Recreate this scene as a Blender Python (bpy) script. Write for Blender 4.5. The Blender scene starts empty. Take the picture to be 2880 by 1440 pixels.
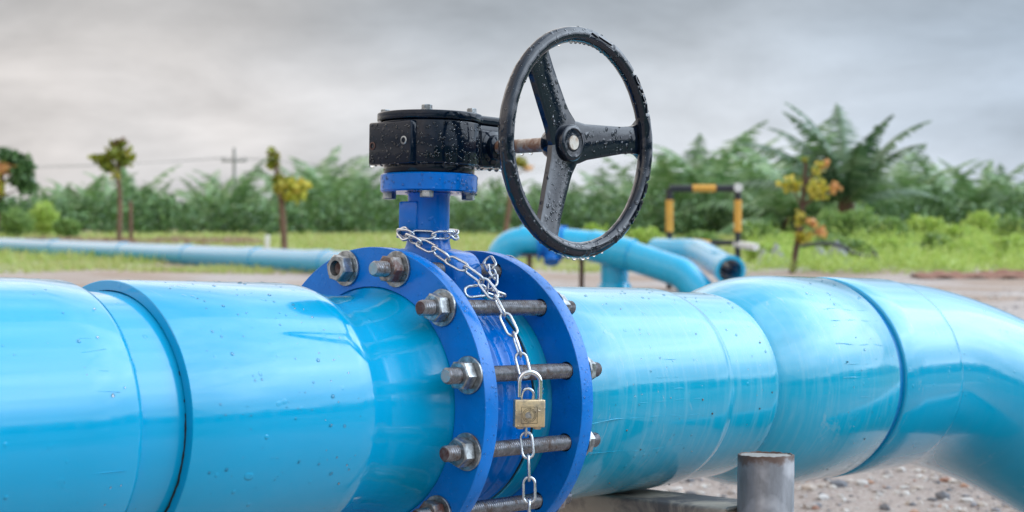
import bpy, bmesh, math, random
import numpy as np
from mathutils import Vector, Matrix
random.seed(7); RNG = np.random.default_rng(11)
PI = math.pi
scene = bpy.context.scene
C = scene.collection

# ------------------------------------------------------------------ camera
cam_d = bpy.data.cameras.new('camera'); cam = bpy.data.objects.new('camera', cam_d); C.objects.link(cam)
scene.camera = cam
cam.location = (0, 0, 1.0)
cam.rotation_euler = (PI/2 - 0.0256825, 0, 0)
cam_d.sensor_width = 36; cam_d.lens = 58.3926
cam_d.clip_start = 0.05; cam_d.clip_end = 3000
cam_d.dof.use_dof = True; cam_d.dof.focus_distance = 2.33; cam_d.dof.aperture_fstop = 7.0
cam_d.dof.aperture_blades = 0

# ------------------------------------------------------------------ light
SUN_AZ, SUN_EL = math.radians(84), math.radians(34)      # azimuth clockwise from +Y
sdir = Vector((math.sin(SUN_AZ)*math.cos(SUN_EL), math.cos(SUN_AZ)*math.cos(SUN_EL), math.sin(SUN_EL)))
sd = bpy.data.lights.new('sun', 'SUN'); sd.energy = 0.75; sd.angle = math.radians(75); sd.color = (1, .96, .9)
sun = bpy.data.objects.new('sun', sd); C.objects.link(sun)
sun.rotation_euler = sdir.to_track_quat('Z', 'Y').to_euler(); sun.location = (3, 0, 5)

world = bpy.data.worlds.new('World'); scene.world = world; world.use_nodes = True
def build_world():
    nt = world.node_tree; N = nt.nodes; L = nt.links; N.clear()
    out = N.new('ShaderNodeOutputWorld'); bg = N.new('ShaderNodeBackground'); L.new(bg.outputs[0], out.inputs[0])
    sky = N.new('ShaderNodeTexSky'); sky.sky_type = 'NISHITA'; sky.sun_disc = False
    sky.sun_elevation = SUN_EL; sky.sun_rotation = SUN_AZ
    tc = N.new('ShaderNodeTexCoord')
    def math_(op, a, b=None, c=None, clamp=False):
        m = N.new('ShaderNodeMath'); m.operation = op; m.use_clamp = clamp
        for i, v in enumerate((a, b, c)):
            if v is None: continue
            if isinstance(v, (int, float)): m.inputs[i].default_value = v
            else: L.new(v, m.inputs[i])
        return m.outputs[0]
    sep = N.new('ShaderNodeSeparateXYZ'); L.new(tc.outputs['Generated'], sep.inputs[0])
    X, Y, Z = sep.outputs
    def noise(sx, sz, scale, detail, rough, seed):
        mp = N.new('ShaderNodeMapping'); mp.inputs['Scale'].default_value = (sx, sx, sz); mp.inputs['Location'].default_value = (seed, seed*1.7, seed*.6)
        mp.inputs['Rotation'].default_value = (0, math.radians(5), 0)
        L.new(tc.outputs['Generated'], mp.inputs['Vector'])
        n = N.new('ShaderNodeTexNoise'); n.inputs['Scale'].default_value = scale; n.inputs['Detail'].default_value = detail; n.inputs['Roughness'].default_value = rough
        n.inputs['Distortion'].default_value = .25
        L.new(mp.outputs[0], n.inputs['Vector']); return n.outputs['Fac']
    n1 = noise(1, 3.4, 2.6, 5, .50, 3.1)
    n2 = noise(1, 2.4, 8.0, 8, .60, 7.7)
    n3 = noise(1, 3.0, 1.3, 3, .5, 1.9)
    def ramp(fac, stops):
        r = N.new('ShaderNodeValToRGB'); e = r.color_ramp.elements
        e[0].position = stops[0][0]; e[0].color = (*stops[0][1], 1)
        e[1].position = stops[-1][0]; e[1].color = (*stops[-1][1], 1)
        for p, c in stops[1:-1]:
            q = e.new(p); q.color = (*c, 1)
        r.color_ramp.interpolation = 'EASE'
        L.new(fac, r.inputs[0]); return r.outputs[0]
    # brightness with elevation: bright near the horizon, a greyer deck, then brighter overhead
    zc = math_('MAXIMUM', Z, 0.0)
    elev = ramp(zc, [(0, (.67, .68, .71)), (.05, (.58, .59, .615)), (.13, (.36, .38, .405)), (.27, (.86, .87, .89)), (.45, (1.15, 1.16, 1.18)), (.75, (.80, .82, .84)), (1, (.70, .72, .75))])
    cl = math_('ADD', math_('MULTIPLY', n1, 1.35), math_('MULTIPLY', n2, 1.05))
    cl = math_('MULTIPLY_ADD', math_('SUBTRACT', cl, 1.13), 1.0, 1.0)
    tint = ramp(math_('ADD', math_('MULTIPLY_ADD', X, .85, .5), math_('MULTIPLY', math_('SUBTRACT', n3, .5), .9), clamp=True),
                [(.18, (1.30, 1.17, 1.06)), (.5, (.96, 1.0, 1.04)), (.8, (.66, .77, .89))])
    mul = N.new('ShaderNodeMixRGB'); mul.blend_type = 'MULTIPLY'; mul.inputs[0].default_value = 1; L.new(elev, mul.inputs[1]); L.new(tint, mul.inputs[2])
    mul2 = N.new('ShaderNodeVectorMath'); mul2.operation = 'SCALE'; L.new(mul.outputs[0], mul2.inputs[0])
    # thin cloud lit from behind around the hidden sun
    dot = N.new('ShaderNodeVectorMath'); dot.operation = 'DOT_PRODUCT'; L.new(tc.outputs['Generated'], dot.inputs[0]); dot.inputs[1].default_value = sdir
    glow = math_('POWER', math_('MAXIMUM', dot.outputs['Value'], 0.0), 3.5)
    glow = math_('MULTIPLY_ADD', glow, 3.6, 1.0)
    L.new(math_('MULTIPLY', cl, glow), mul2.inputs['Scale'])
    skys = N.new('ShaderNodeVectorMath'); skys.operation = 'SCALE'; skys.inputs['Scale'].default_value = .1; L.new(sky.outputs[0], skys.inputs[0])
    mix = N.new('ShaderNodeMixRGB'); mix.inputs[0].default_value = .94; L.new(skys.outputs[0], mix.inputs[1]); L.new(mul2.outputs[0], mix.inputs[2])
    L.new(mix.outputs[0], bg.inputs['Color']); bg.inputs['Strength'].default_value = 1.0
build_world()
scene.view_settings.view_transform = 'Standard'; scene.view_settings.look = 'None'
scene.view_settings.exposure = 0.15; scene.view_settings.gamma = 1.0
scene.cycles.use_denoising = True
scene.cycles.max_bounces = 8; scene.cycles.transparent_max_bounces = 6
scene.cycles.caustics_reflective = False; scene.cycles.caustics_refractive = False

# ------------------------------------------------------------------ helpers
# the near pipeline stands 2.7 degrees off plumb; this matrix sets its own frame (X along the pipe) into the world
M = Matrix(((0.6588778, -0.7521456, 0.0125271, -0.2025854), (0.7510271, 0.6586647, 0.0460342, 2.3485899),
            (-0.0428756, -0.0209228, 0.9988613, 0.7298146), (0, 0, 0, 1)))
OFF = {}
def empty(name, loc=(0, 0, 0), dev=False, rotz=0):
    o = bpy.data.objects.new(name, None); C.objects.link(o); o.empty_display_size = .1
    if dev: o.matrix_world = M @ Matrix.Translation(loc)
    else: o.location = loc; o.rotation_euler = (0, 0, rotz)
    OFF[o.name] = Vector(loc)
    return o
def tag(o, label=None, cat=None, group=None, kind=None):
    if label: o['label'] = label
    if cat: o['category'] = cat
    if group: o['group'] = group
    if kind: o['kind'] = kind
    return o
class MB:
    def __init__(s): s.v = []; s.f = []; s.n = 0
    def add(s, v, f):
        v = np.asarray(v, float).reshape(-1, 3); s.v.append(v)
        s.f += [tuple(i + s.n for i in q) for q in f]; s.n += len(v); return s
    def bm(s, b):
        b.verts.ensure_lookup_table(); b.verts.index_update()
        s.add([tuple(x.co) for x in b.verts], [[x.index for x in f.verts] for f in b.faces]); b.free(); return s
    def box(s, c, d, bev=0.0, R=None, seg=2):
        b = bmesh.new(); bmesh.ops.create_cube(b, size=1); bmesh.ops.scale(b, vec=d, verts=b.verts)
        if bev: bmesh.ops.bevel(b, geom=b.edges[:], offset=bev, segments=seg, profile=.5, affect='EDGES')
        if R is not None: bmesh.ops.transform(b, matrix=R, verts=b.verts)
        bmesh.ops.translate(b, vec=c, verts=b.verts); return s.bm(b)
    def lathe(s, prof, axis='X', c=(0, 0, 0), n=48, closed=False, wob=None):
        """prof: (t along axis, radius)."""
        t = np.array([p[0] for p in prof]); r = np.array([p[1] for p in prof]); k = len(prof)
        a = np.linspace(0, 2*PI, n, endpoint=False)
        rr = np.tile(r, (n, 1))
        if wob is not None: rr = rr + wob(a[:, None], t[None, :])
        tt = np.tile(t, (n, 1)); ca = np.cos(a)[:, None]; sa = np.sin(a)[:, None]
        if axis == 'X': P = np.stack([tt, rr*-sa, rr*ca], -1)
        elif axis == 'Y': P = np.stack([rr*sa, tt, rr*ca], -1)
        else: P = np.stack([rr*ca, rr*sa, tt], -1)
        P = P.reshape(-1, 3) + np.array(c)
        f = []
        flip = axis == 'Z' or axis == 'X'
        for i in range(n):
            j = (i + 1) % n
            for q in range(k if closed else k - 1):
                w = (q + 1) % k
                f.append((i*k+q, j*k+q, j*k+w, i*k+w))
        s.add(P, f)
        return s
    def tube(s, pts, r, n=12, closed=False, caps=True, up=None, sx=1.0):
        pts = np.array(pts, float); m = len(pts); rad = np.broadcast_to(np.asarray(r, float), (m,))
        if closed: tan = np.roll(pts, -1, 0) - np.roll(pts, 1, 0)
        else: tan = np.gradient(pts, axis=0)
        tan /= np.linalg.norm(tan, axis=1)[:, None] + 1e-12
        ref = np.array(up if up is not None else ((0, 0, 1) if abs(tan[0][2]) < .9 else (1, 0, 0)), float)
        P = []; u = ref
        a = np.linspace(0, 2*PI, n, endpoint=False)
        for i in range(m):
            base = ref if up is not None else u
            u = base - tan[i]*np.dot(base, tan[i]); u /= np.linalg.norm(u) + 1e-12
            w = np.cross(tan[i], u)
            P.append(pts[i] + rad[i]*(np.cos(a)[:, None]*u + sx*np.sin(a)[:, None]*w))
        P = np.concatenate(P); f = []
        for i in range(m if closed else m - 1):
            i2 = (i + 1) % m
            for j in range(n):
                j2 = (j + 1) % n
                f.append((i*n+j, i*n+j2, i2*n+j2, i2*n+j))
        if caps and not closed:
            f.append(tuple(range(n))[::-1]); f.append(tuple((m-1)*n + j for j in range(n)))
        return s.add(P, f)
    def build(s, name, mat, parent=None, smooth=40, loc=None, world=False, attrs=None, dev=False):
        me = bpy.data.meshes.new(name)
        V = np.concatenate(s.v) if s.v else np.zeros((0, 3))
        if parent is not None and parent.name in OFF and not world: V = V - np.array(OFF[parent.name])
        me.from_pydata(V.tolist(), [], s.f)
        me.materials.append(mat)
        if smooth is not None:
            me.polygons.foreach_set('use_smooth', [True]*len(me.polygons))
            me.set_sharp_from_angle(angle=math.radians(smooth))
        me.update()
        o = bpy.data.objects.new(name, me); C.objects.link(o)
        if parent is not None:
            o.parent = parent
            OFF[o.name] = OFF.get(parent.name, Vector((0, 0, 0)))
        elif dev: o.matrix_world = M; OFF[o.name] = Vector((0, 0, 0))
        if loc is not None: o.location = loc
        return o
def fixnormals(o):
    b = bmesh.new(); b.from_mesh(o.data); bmesh.ops.recalc_face_normals(b, faces=b.faces[:]); b.to_mesh(o.data); b.free(); return o
def copy_tree(o, parent=None):
    c = o.copy(); C.objects.link(c); c.parent = parent
    for ch in list(o.children): copy_tree(ch, c)
    return c

# ------------------------------------------------------------------ materials
class NT:
    def __init__(s, name):
        s.m = bpy.data.materials.new(name); s.m.use_nodes = True; s.t = s.m.node_tree; s.N = s.t.nodes; s.L = s.t.links
        s.p = s.N['Principled BSDF']; s.tc = s.N.new('ShaderNodeTexCoord')
    def set(s, **k):
        for a, v in k.items():
            i = s.p.inputs[a.replace('_', ' ')]
            if hasattr(v, 'links'): s.L.new(v, i)
            else: i.default_value = (*v, 1) if isinstance(v, (tuple, list)) and len(v) == 3 else v
        return s
    def _in(s, i, v):
        if v is None: return
        if hasattr(v, 'links'): s.L.new(v, i)
        else: i.default_value = (*v, 1) if isinstance(v, (tuple, list)) and len(v) == 3 and i.type == 'RGBA' else v
    def vec(s, scale=(1, 1, 1), rot=(0, 0, 0), src='Object', loc=(0, 0, 0)):
        m = s.N.new('ShaderNodeMapping'); m.inputs['Scale'].default_value = scale; m.inputs['Rotation'].default_value = rot; m.inputs['Location'].default_value = loc
        s.L.new(s.tc.outputs[src], m.inputs[0]); return m.outputs[0]
    def noise(s, scale, detail=4, rough=.5, vec=None, dist=0, out='Fac'):
        n = s.N.new('ShaderNodeTexNoise'); n.inputs['Scale'].default_value = scale; n.inputs['Detail'].default_value = detail
        n.inputs['Roughness'].default_value = rough; n.inputs['Distortion'].default_value = dist
        s.L.new(vec if vec is not None else s.vec(), n.inputs['Vector']); return n.outputs[out]
    def voro(s, scale, vec=None, feature='F1', out='Distance', rnd=1):
        n = s.N.new('ShaderNodeTexVoronoi'); n.feature = feature; n.inputs['Scale'].default_value = scale; n.inputs['Randomness'].default_value = rnd
        s.L.new(vec if vec is not None else s.vec(), n.inputs['Vector']); return n.outputs[out]
    def ramp(s, fac, stops, interp='LINEAR'):
        r = s.N.new('ShaderNodeValToRGB'); e = r.color_ramp.elements; r.color_ramp.interpolation = interp
        tup = lambda c: (c, c, c, 1) if isinstance(c, (int, float)) else (*c, 1)
        e[0].position = stops[0][0]; e[0].color = tup(stops[0][1]); e[1].position = stops[-1][0]; e[1].color = tup(stops[-1][1])
        for p, c in stops[1:-1]: e.new(p).color = tup(c)
        s._in(r.inputs[0], fac); return r.outputs[0]
    def mix(s, f, a, b, mode='MIX'):
        m = s.N.new('ShaderNodeMixRGB'); m.blend_type = mode; s._in(m.inputs[0], f); s._in(m.inputs[1], a); s._in(m.inputs[2], b); return m.outputs[0]
    def math(s, op, a, b=None, clamp=False):
        m = s.N.new('ShaderNodeMath'); m.operation = op; m.use_clamp = clamp; s._in(m.inputs[0], a); s._in(m.inputs[1], b); return m.outputs[0]
    def bump(s, h, strength=.3, dist=.001, prev=None):
        b = s.N.new('ShaderNodeBump'); b.inputs['Strength'].default_value = strength; b.inputs['Distance'].default_value = dist
        s.L.new(h, b.inputs['Height'])
        if prev is not None: s.L.new(prev, b.inputs['Normal'])
        return b.outputs[0]
    def sepx(s, src='Object'):
        n = s.N.new('ShaderNodeSeparateXYZ'); s.L.new(s.tc.outputs[src], n.inputs[0]); return n.outputs
    def geo(s, out): return s.N.new('ShaderNodeNewGeometry').outputs[out]

def pipe_mat(name, base, dirt=.25, chalk=.15, rough=.13, streak=.3, seed=0.0):
    k = NT(name)
    v = k.vec(loc=(seed, seed, seed))
    big = k.noise(3.5, 4, .6, v)
    streaks = k.noise(9, 5, .6, k.vec(scale=(9, 1.2, 1.2), loc=(seed, 0, 0)), dist=.4)
    col = k.mix(k.ramp(big, [(.35, 0), (.75, 1)]), base, tuple(min(1, c*1.10) for c in base))
    ch = k.math('MULTIPLY', k.ramp(streaks, [(.48, 0), (.72, 1)]), chalk)
    col = k.mix(ch, col, (.42, .62, .66))
    # dirt gathers in patches and as specks
    sc = k.voro(55, v); spk = k.ramp(sc, [(.03, 1), (.06, 0)], 'EASE')
    spk = k.math('MULTIPLY', spk, k.ramp(k.noise(14, 2, .5, v), [(.56, 0), (.62, 1)]))
    col = k.mix(k.math('MULTIPLY', spk, .75), col, (.03, .045, .04))
    gr = k.math('MULTIPLY', k.ramp(k.noise(6, 7, .68, k.vec(scale=(1, 1.6, 1.6), loc=(0, seed, 3))), [(.5, 0), (.8, 1)]), dirt)
    col = k.mix(gr, col, (.07, .19, .20))
    sf = k.ramp(k.noise(5, 8, .75, k.vec(scale=(2.2, .8, .8), rot=(.5, .2, .3), loc=(seed, 2, 0)), dist=1.2), [(.600, 0), (.612, 1), (.63, 1), (.642, 0)])
    sf = k.math('MULTIPLY', sf, k.ramp(k.noise(4, 2, .5, k.vec(loc=(3, seed, 1))), [(.5, 0), (.62, .35)]))
    col = k.mix(sf, col, (.30, .46, .52))
    rg = k.math('ADD', k.ramp(streaks, [(.4, rough*.7), (.75, rough*2.0)]), k.math('MULTIPLY', gr, .5))
    b = k.bump(k.noise(2.2, 3, .5, k.vec(scale=(1.2, 1, 1), loc=(seed, 0, 0))), .25, .012)
    b = k.bump(streaks, streak, .0006, b)
    dr = k.ramp(k.voro(42, k.vec(scale=(1, 1, 1), loc=(seed, 5, 1)), 'SMOOTH_F1'), [(.06, 1), (.16, 0)], 'EASE')
    dr = k.math('MULTIPLY', dr, k.ramp(k.noise(9, 2, .5, k.vec(loc=(1, seed, 0))), [(.52, 0), (.6, 1)]))
    b = k.bump(dr, .8, .0012, b)
    k.set(Base_Color=col, Roughness=rg, Normal=b, IOR=1.5, Specular_IOR_Level=.22, Coat_Weight=.85, Coat_Roughness=k.ramp(streaks, [(.42, .05), (.7, .13)]), Coat_IOR=1.5)
    return k.m
MAT = {}
MAT['pipe'] = pipe_mat('blue_plastic_pipe', (.0, .32, .565), dirt=.03, chalk=.0, streak=.05, seed=.0)
MAT['pipe_deep'] = pipe_mat('blue_plastic_cut_face', (.0, .17, .42), dirt=.2, chalk=.03, rough=.3, seed=2.0)
MAT['pipe_weathered'] = pipe_mat('weathered_blue_pipe', (.0, .325, .51), dirt=.22, chalk=.14, rough=.15, streak=.18, seed=4.0)
MAT['pipe_far'] = pipe_mat('blue_elbow_plastic', (.0, .315, .52), dirt=.08, chalk=.02, rough=.10, streak=.08, seed=6.0)
def paint_mat(name, base, rough=.22, chips=.5, wet=.4, seed=0.0, wavy=.35):
    k = NT(name)
    v = k.vec(loc=(seed,)*3)
    col = k.mix(k.ramp(k.noise(9, 4, .6, v), [(.35, 0), (.7, 1)]), base, tuple(c*.72 for c in base))
    ch = k.ramp(k.noise(38, 6, .7, v), [(.69, 0), (.72, 1)])
    ch = k.math('MULTIPLY', ch, chips)
    col = k.mix(ch, col, (.10, .10, .10))
    spk = k.math('MULTIPLY', k.ramp(k.voro(70, v), [(.06, 1), (.1, 0)]), k.ramp(k.noise(20, 2, .5, v), [(.58, 0), (.63, 1)]))
    col = k.mix(k.math('MULTIPLY', spk, .7), col, (.02, .03, .04))
    b = k.bump(k.noise(26, 5, .6, v), wavy, .0018)
    dr = k.ramp(k.voro(120, v, 'SMOOTH_F1'), [(.1, 1), (.3, 0)], 'EASE')
    dr = k.math('MULTIPLY', dr, k.ramp(k.noise(30, 2, .5, v), [(.5, 0), (.58, 1)]))
    b = k.bump(dr, wet, .0012, b)
    k.set(Base_Color=col, Roughness=k.ramp(k.noise(16, 4, .6, v), [(.3, rough*.6), (.7, rough*1.5)]), Normal=b, IOR=1.36, Coat_Weight=.06, Coat_Roughness=.06)
    return k.m
MAT['flange'] = paint_mat('blue_painted_steel', (.0, .185, .64), rough=.22, chips=.6, wet=.3, seed=0, wavy=.15)
MAT['valve'] = paint_mat('glossy_blue_enamel', (.0, .165, .62), rough=.14, chips=.7, wet=.6, seed=3, wavy=.55)
MAT['black'] = paint_mat('glossy_black_paint', (.002, .009, .022), rough=.06)
def black_wheel():
    k = NT('wet_black_enamel'); v = k.vec()
    ch = k.ramp(k.noise(34, 5, .7, v), [(.70, 0), (.75, 1)])
    col = k.mix(k.math('MULTIPLY', ch, .5), (.002, .007, .018), (.04, .035, .03))
    b = k.bump(k.noise(60, 4, .6, v), .35, .0012)
    dr = k.ramp(k.voro(95, k.vec(scale=(1, 1, .7)), 'SMOOTH_F1'), [(.1, 1), (.3, 0)], 'EASE')
    dr = k.math('MULTIPLY', dr, k.ramp(k.noise(24, 2, .5, v), [(.46, 0), (.55, 1)]))
    b = k.bump(dr, .9, .0014, b)
    k.set(Base_Color=col, Roughness=k.ramp(k.noise(20, 3, .6, v), [(.3, .05), (.7, .15)]), Normal=b, IOR=1.5, Coat_Weight=.2, Coat_Roughness=.05)
    return k.m
MAT['wheel'] = black_wheel()
def steel(name, base, rust, rough=.4, metal=.85, sc=60, amt=(.5, .66), grime=.4):
    k = NT(name); v = k.vec()
    oi = k.N.new('ShaderNodeObjectInfo')
    add = k.N.new('ShaderNodeVectorMath'); add.operation = 'ADD'; k.L.new(v, add.inputs[0])
    sc3 = k.N.new('ShaderNodeVectorMath'); sc3.operation = 'SCALE'; k.L.new(oi.outputs['Location'], sc3.inputs[0]); sc3.inputs['Scale'].default_value = 37.0
    k.L.new(sc3.outputs[0], add.inputs[1]); v = add.outputs[0]
    r = k.ramp(k.noise(sc, 5, .65, v), [(amt[0], 0), (amt[1], 1)])
    g = k.ramp(k.noise(sc*1.7, 4, .6, v), [(.4, 1), (.62, 0)])
    col = k.mix(k.math('MULTIPLY', g, grime), base, tuple(c*.35 for c in base))
    col = k.mix(r, col, rust)
    k.set(Base_Color=col, Metallic=k.math('MULTIPLY', k.math('SUBTRACT', 1.0, r), metal), Roughness=k.ramp(k.noise(sc*2, 3, .5, v), [(.3, rough*.7), (.7, rough*1.4)]),
          Normal=k.bump(k.noise(sc*5, 4, .6, v), .35, .0004))
    return k.m
MAT['galv'] = steel('galvanised_steel', (.44, .47, .49), (.14, .07, .05), .32, .8, 55, (.60, .72), .8)
MAT['galv_warm'] = steel('galvanised_steel_stained', (.36, .34, .33), (.12, .045, .03), .4, .7, 55, (.44, .58), .7)
MAT['thread'] = steel('dark_threaded_steel', (.30, .31, .34), (.11, .075, .06), .30, .85, 80, (.50, .68), .5)
MAT['rod_end'] = steel('rusty_cut_end', (.20, .16, .15), (.07, .025, .02), .6, .3, 90, (.3, .5))
MAT['rod_end_blue'] = steel('weathered_cut_end', (.25, .42, .50), (.30, .32, .33), .5, .3, 120, (.4, .6))
MAT['chain'] = steel('bright_zinc_chain', (.66, .70, .74), (.40, .42, .45), .22, .95, 60, (.6, .8), .25)
MAT['chrome'] = steel('chromed_shackle', (.80, .82, .85), (.5, .5, .52), .12, 1.0, 60, (.7, .9), .1)
MAT['shaft'] = steel('rusty_shaft', (.50, .46, .42), (.20, .10, .06), .42, .6, 45, (.42, .6))
MAT['shaft_end'] = steel('dull_steel_end', (.62, .58, .52), (.42, .33, .25), .6, .15, 140, (.5, .65), .25)
def brass():
    k = NT('worn_brass'); v = k.vec()
    col = k.mix(k.ramp(k.noise(70, 5, .65, v), [(.42, 0), (.62, 1)]), (.78, .60, .36), (.42, .35, .26))
    dr = k.ramp(k.voro(260, v, 'SMOOTH_F1'), [(.1, 1), (.3, 0)], 'EASE')
    dr = k.math('MULTIPLY', dr, k.ramp(k.noise(90, 2, .5, v), [(.5, 0), (.56, 1)]))
    k.set(Base_Color=col, Metallic=.75, Roughness=.38, Normal=k.bump(dr, .8, .0008, k.bump(k.noise(220, 4, .6, v), .2, .0003)))
    return k.m
MAT['brass'] = brass()
def simple(name, col, rough=.6, metal=0, sc=20, var=.5, bump=.3, bd=.002):
    k = NT(name); v = k.vec()
    c = k.mix(k.ramp(k.noise(sc, 5, .6, v), [(.3, 0), (.7, 1)]), col, tuple(x*var for x in col))
    k.set(Base_Color=c, Roughness=rough, Metallic=metal, Normal=k.bump(k.noise(sc*4, 4, .6, v), bump, bd)); return k.m
MAT['rubber'] = simple('black_rubber_gasket', (.012, .013, .014), .6)
MAT['engraved'] = simple('dark_engraving', (.06, .04, .025), .7)
MAT['plug_rust'] = simple('rusty_plug_recess', (.10, .04, .03), .6, 0, 200)
MAT['grime'] = simple('dark_grime', (.012, .018, .02), .8, 0, 120)
def water():
    k = NT('clear_water'); k.set(Base_Color=(1, 1, 1), Roughness=0.0, IOR=1.333, Transmission_Weight=1.0); return k.m
MAT['water'] = water()
def bead():
    k = NT('clear_bead'); t = k.N.new('ShaderNodeBsdfTransparent'); g = k.N.new('ShaderNodeBsdfGlossy'); g.inputs['Roughness'].default_value = .02
    f = k.N.new('ShaderNodeFresnel'); f.inputs['IOR'].default_value = 1.45; m = k.N.new('ShaderNodeMixShader')
    k.L.new(f.outputs[0], m.inputs[0]); k.L.new(t.outputs[0], m.inputs[1]); k.L.new(g.outputs[0], m.inputs[2]); k.L.new(m.outputs[0], k.N['Material Output'].inputs['Surface']); t.inputs['Color'].default_value = (.93, .96, .98, 1); return k.m
MAT['bead'] = bead()
def post_mat():
    k = NT('weathered_grey_tube'); v = k.vec(scale=(1, 1, .35)); z = k.sepx()[2]
    col = k.mix(k.ramp(k.noise(30, 6, .65, v), [(.35, 0), (.66, 1)]), (.24, .245, .265), (.13, .13, .14))
    col = k.mix(k.ramp(k.noise(16, 3, .5, k.vec(loc=(4, 0, 0))), [(.52, 0), (.64, 1)]), col, (.35, .35, .37))
    # rust where the cut top edge weathers
    e = k.math('ADD', z, k.math('MULTIPLY', k.math('SUBTRACT', k.noise(28, 5, .7, k.vec()), .5), .045))
    ru = k.ramp(k.math('ADD', e, .5), [(.486, 0), (.494, 1)])
    col = k.mix(ru, col, (.10, .06, .045))
    k.set(Base_Color=col, Roughness=.5, Metallic=.25, Normal=k.bump(k.noise(70, 5, .65, v), .45, .0012)); return k.m
MAT['post'] = post_mat()
MAT['cement'] = simple('cement_fill', (.36, .345, .32), .9, 0, 60, .7, .7, .003)
def beam_mat():
    k = NT('stained_support_beam'); v = k.vec()
    col = k.mix(k.ramp(k.noise(9, 6, .65, v, dist=.6), [(.42, 0), (.56, 1)]), (.34, .29, .235), (.085, .078, .08))
    k.set(Base_Color=col, Roughness=.6, Normal=k.bump(k.noise(70, 5, .6, v), .5, .002)); return k.m
MAT['beam'] = beam_mat()
MAT['weld'] = simple('weathered_weld', (.22, .24, .24), .6)

# ------------------------------------------------------------------ ground
def ground_mat():
    k = NT('gravel_and_grass_ground'); xyz = k.sepx(); X, Y = xyz[0], xyz[1]
    v = k.vec()
    # gravelly sand
    g = k.mix(k.ramp(k.noise(1.3, 6, .65, v), [(.35, 0), (.68, 1)]), (.385, .335, .31), (.225, .185, .17))
    near = k.ramp(k.math('DIVIDE', k.math('ADD', Y, k.math('MULTIPLY', k.noise(.8, 3, .5, v), 4)), 100.0), [(.10, 1), (.15, 0)])
    g = k.mix(k.math('MULTIPLY', near, .85), g, k.mix(k.ramp(k.noise(2.6, 6, .65, v), [(.35, 0), (.65, 1)]), (.31, .255, .225), (.15, .115, .10)))
    g = k.mix(k.ramp(k.noise(45, 4, .7, v), [(.4, 0), (.62, 1)]), g, k.mix(near, (.48, .44, .42), (.38, .33, .30)))
    st = k.voro(38, v, 'F1', 'Color'); sd_ = k.ramp(k.voro(38, v), [(.12, 1), (.32, 0)])

    tone = k.ramp(st, [(.2, (.10, .10, .12)), (.4, (.42, .38, .36)), (.6, (.55, .53, .52)), (.8, (.34, .17, .12))])
    g = k.mix(k.math('MULTIPLY', sd_, .55), g, tone)
    wobble = k.math('MULTIPLY', k.math('SUBTRACT', k.noise(.22, 4, .6, v), .5), 14)
    wob2 = k.math('MULTIPLY', k.math('SUBTRACT', k.noise(.9, 4, .6, v), .5), 5)
    # grass edge ahead; side masks unseen ground at right, added to darken pipe reflections
    edge = k.math('ADD', k.math('ADD', Y, wobble), wob2)
    gm = k.ramp(k.math('DIVIDE', edge, 100.0), [(.300, 0), (.325, 1)])
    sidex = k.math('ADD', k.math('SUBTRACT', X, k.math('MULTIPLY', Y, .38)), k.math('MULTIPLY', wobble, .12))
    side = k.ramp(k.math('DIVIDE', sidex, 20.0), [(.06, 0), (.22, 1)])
    grass = k.mix(k.ramp(k.noise(2.1, 5, .65, v), [(.35, 0), (.66, 1)]), (.36, .42, .14), (.22, .30, .08))
    grass = k.mix(k.ramp(k.noise(.5, 4, .6, k.vec(loc=(9, 3, 0))), [(.46, 0), (.58, 1)]), grass, (.32, .25, .14))
    col = k.mix(gm, g, grass)
    col = k.mix(side, col, k.mix(gm, (.07, .11, .035), (.13, .19, .06)))  # invented dark green out of view, keeps the pipes' lower reflections dark
    # pale worn track and brown soil around the mid-ground fittings
    soil = k.math('MULTIPLY', k.ramp(k.math('DIVIDE', edge, 100.0), [(.17, 0), (.20, 1)]), k.ramp(k.noise(.35, 3, .5, k.vec(loc=(2, 7, 0))), [(.42, 0), (.56, 1)]))
    soil = k.math('MULTIPLY', k.math('MULTIPLY', soil, k.math('SUBTRACT', 1.0, gm)), k.math('SUBTRACT', 1.0, side))
    col = k.mix(k.math('MULTIPLY', soil, .8), col, (.30, .21, .15))
    wetn = k.ramp(k.noise(.45, 4, .6, k.vec(loc=(5, 1, 0))), [(.5, 0), (.6, 1)])
    rg = k.math('SUBTRACT', .85, k.math('MULTIPLY', k.math('MULTIPLY', wetn, k.math('SUBTRACT', 1.0, gm)), .35))
    b = k.bump(k.noise(22, 6, .7, v), .7, .02); b = k.bump(sd_, .6, .012, b)
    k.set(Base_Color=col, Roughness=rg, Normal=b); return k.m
MAT['ground'] = ground_mat()
def ground_h(x, y):
    h = .02*np.sin(x*.9+1)*np.cos(y*.7) + .012*np.sin(x*2.3+y*1.7)
    # a slight mound of dirt behind the near elbow
    h = h + .10*np.exp(-(((x-1.75)/.55)**2 + ((y-7.3)/.6)**2))
    # low bank in front of the trees on the left
    bank = .10*np.clip((y-56)/10, 0, 1)*np.clip((8-x)/12, 0, 1)
    return h + bank*np.clip((120-y)/40, 0, 1)
def build_ground():
    ys = np.concatenate([np.linspace(-30, 3, 8), np.arange(3.4, 12, .12), np.geomspace(12.2, 1500, 90)])
    xs = np.concatenate([-np.geomspace(1500, 8, 36), np.arange(-7.5, 7.6, .25), np.geomspace(8, 1500, 36)])
    xx, yy = np.meshgrid(xs, ys, indexing='ij'); zz = ground_h(xx, yy)
    n1, n2 = xx.shape
    P = np.stack([xx, yy, zz], -1).reshape(-1, 3)
    i = np.arange(n1-1)[:, None]*n2 + np.arange(n2-1)[None, :]
    f = np.stack([i, i+n2, i+n2+1, i+1], -1).reshape(-1, 4).tolist()
    mb = MB(); mb.add(P, f)
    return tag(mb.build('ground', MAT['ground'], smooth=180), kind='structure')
build_ground()

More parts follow.
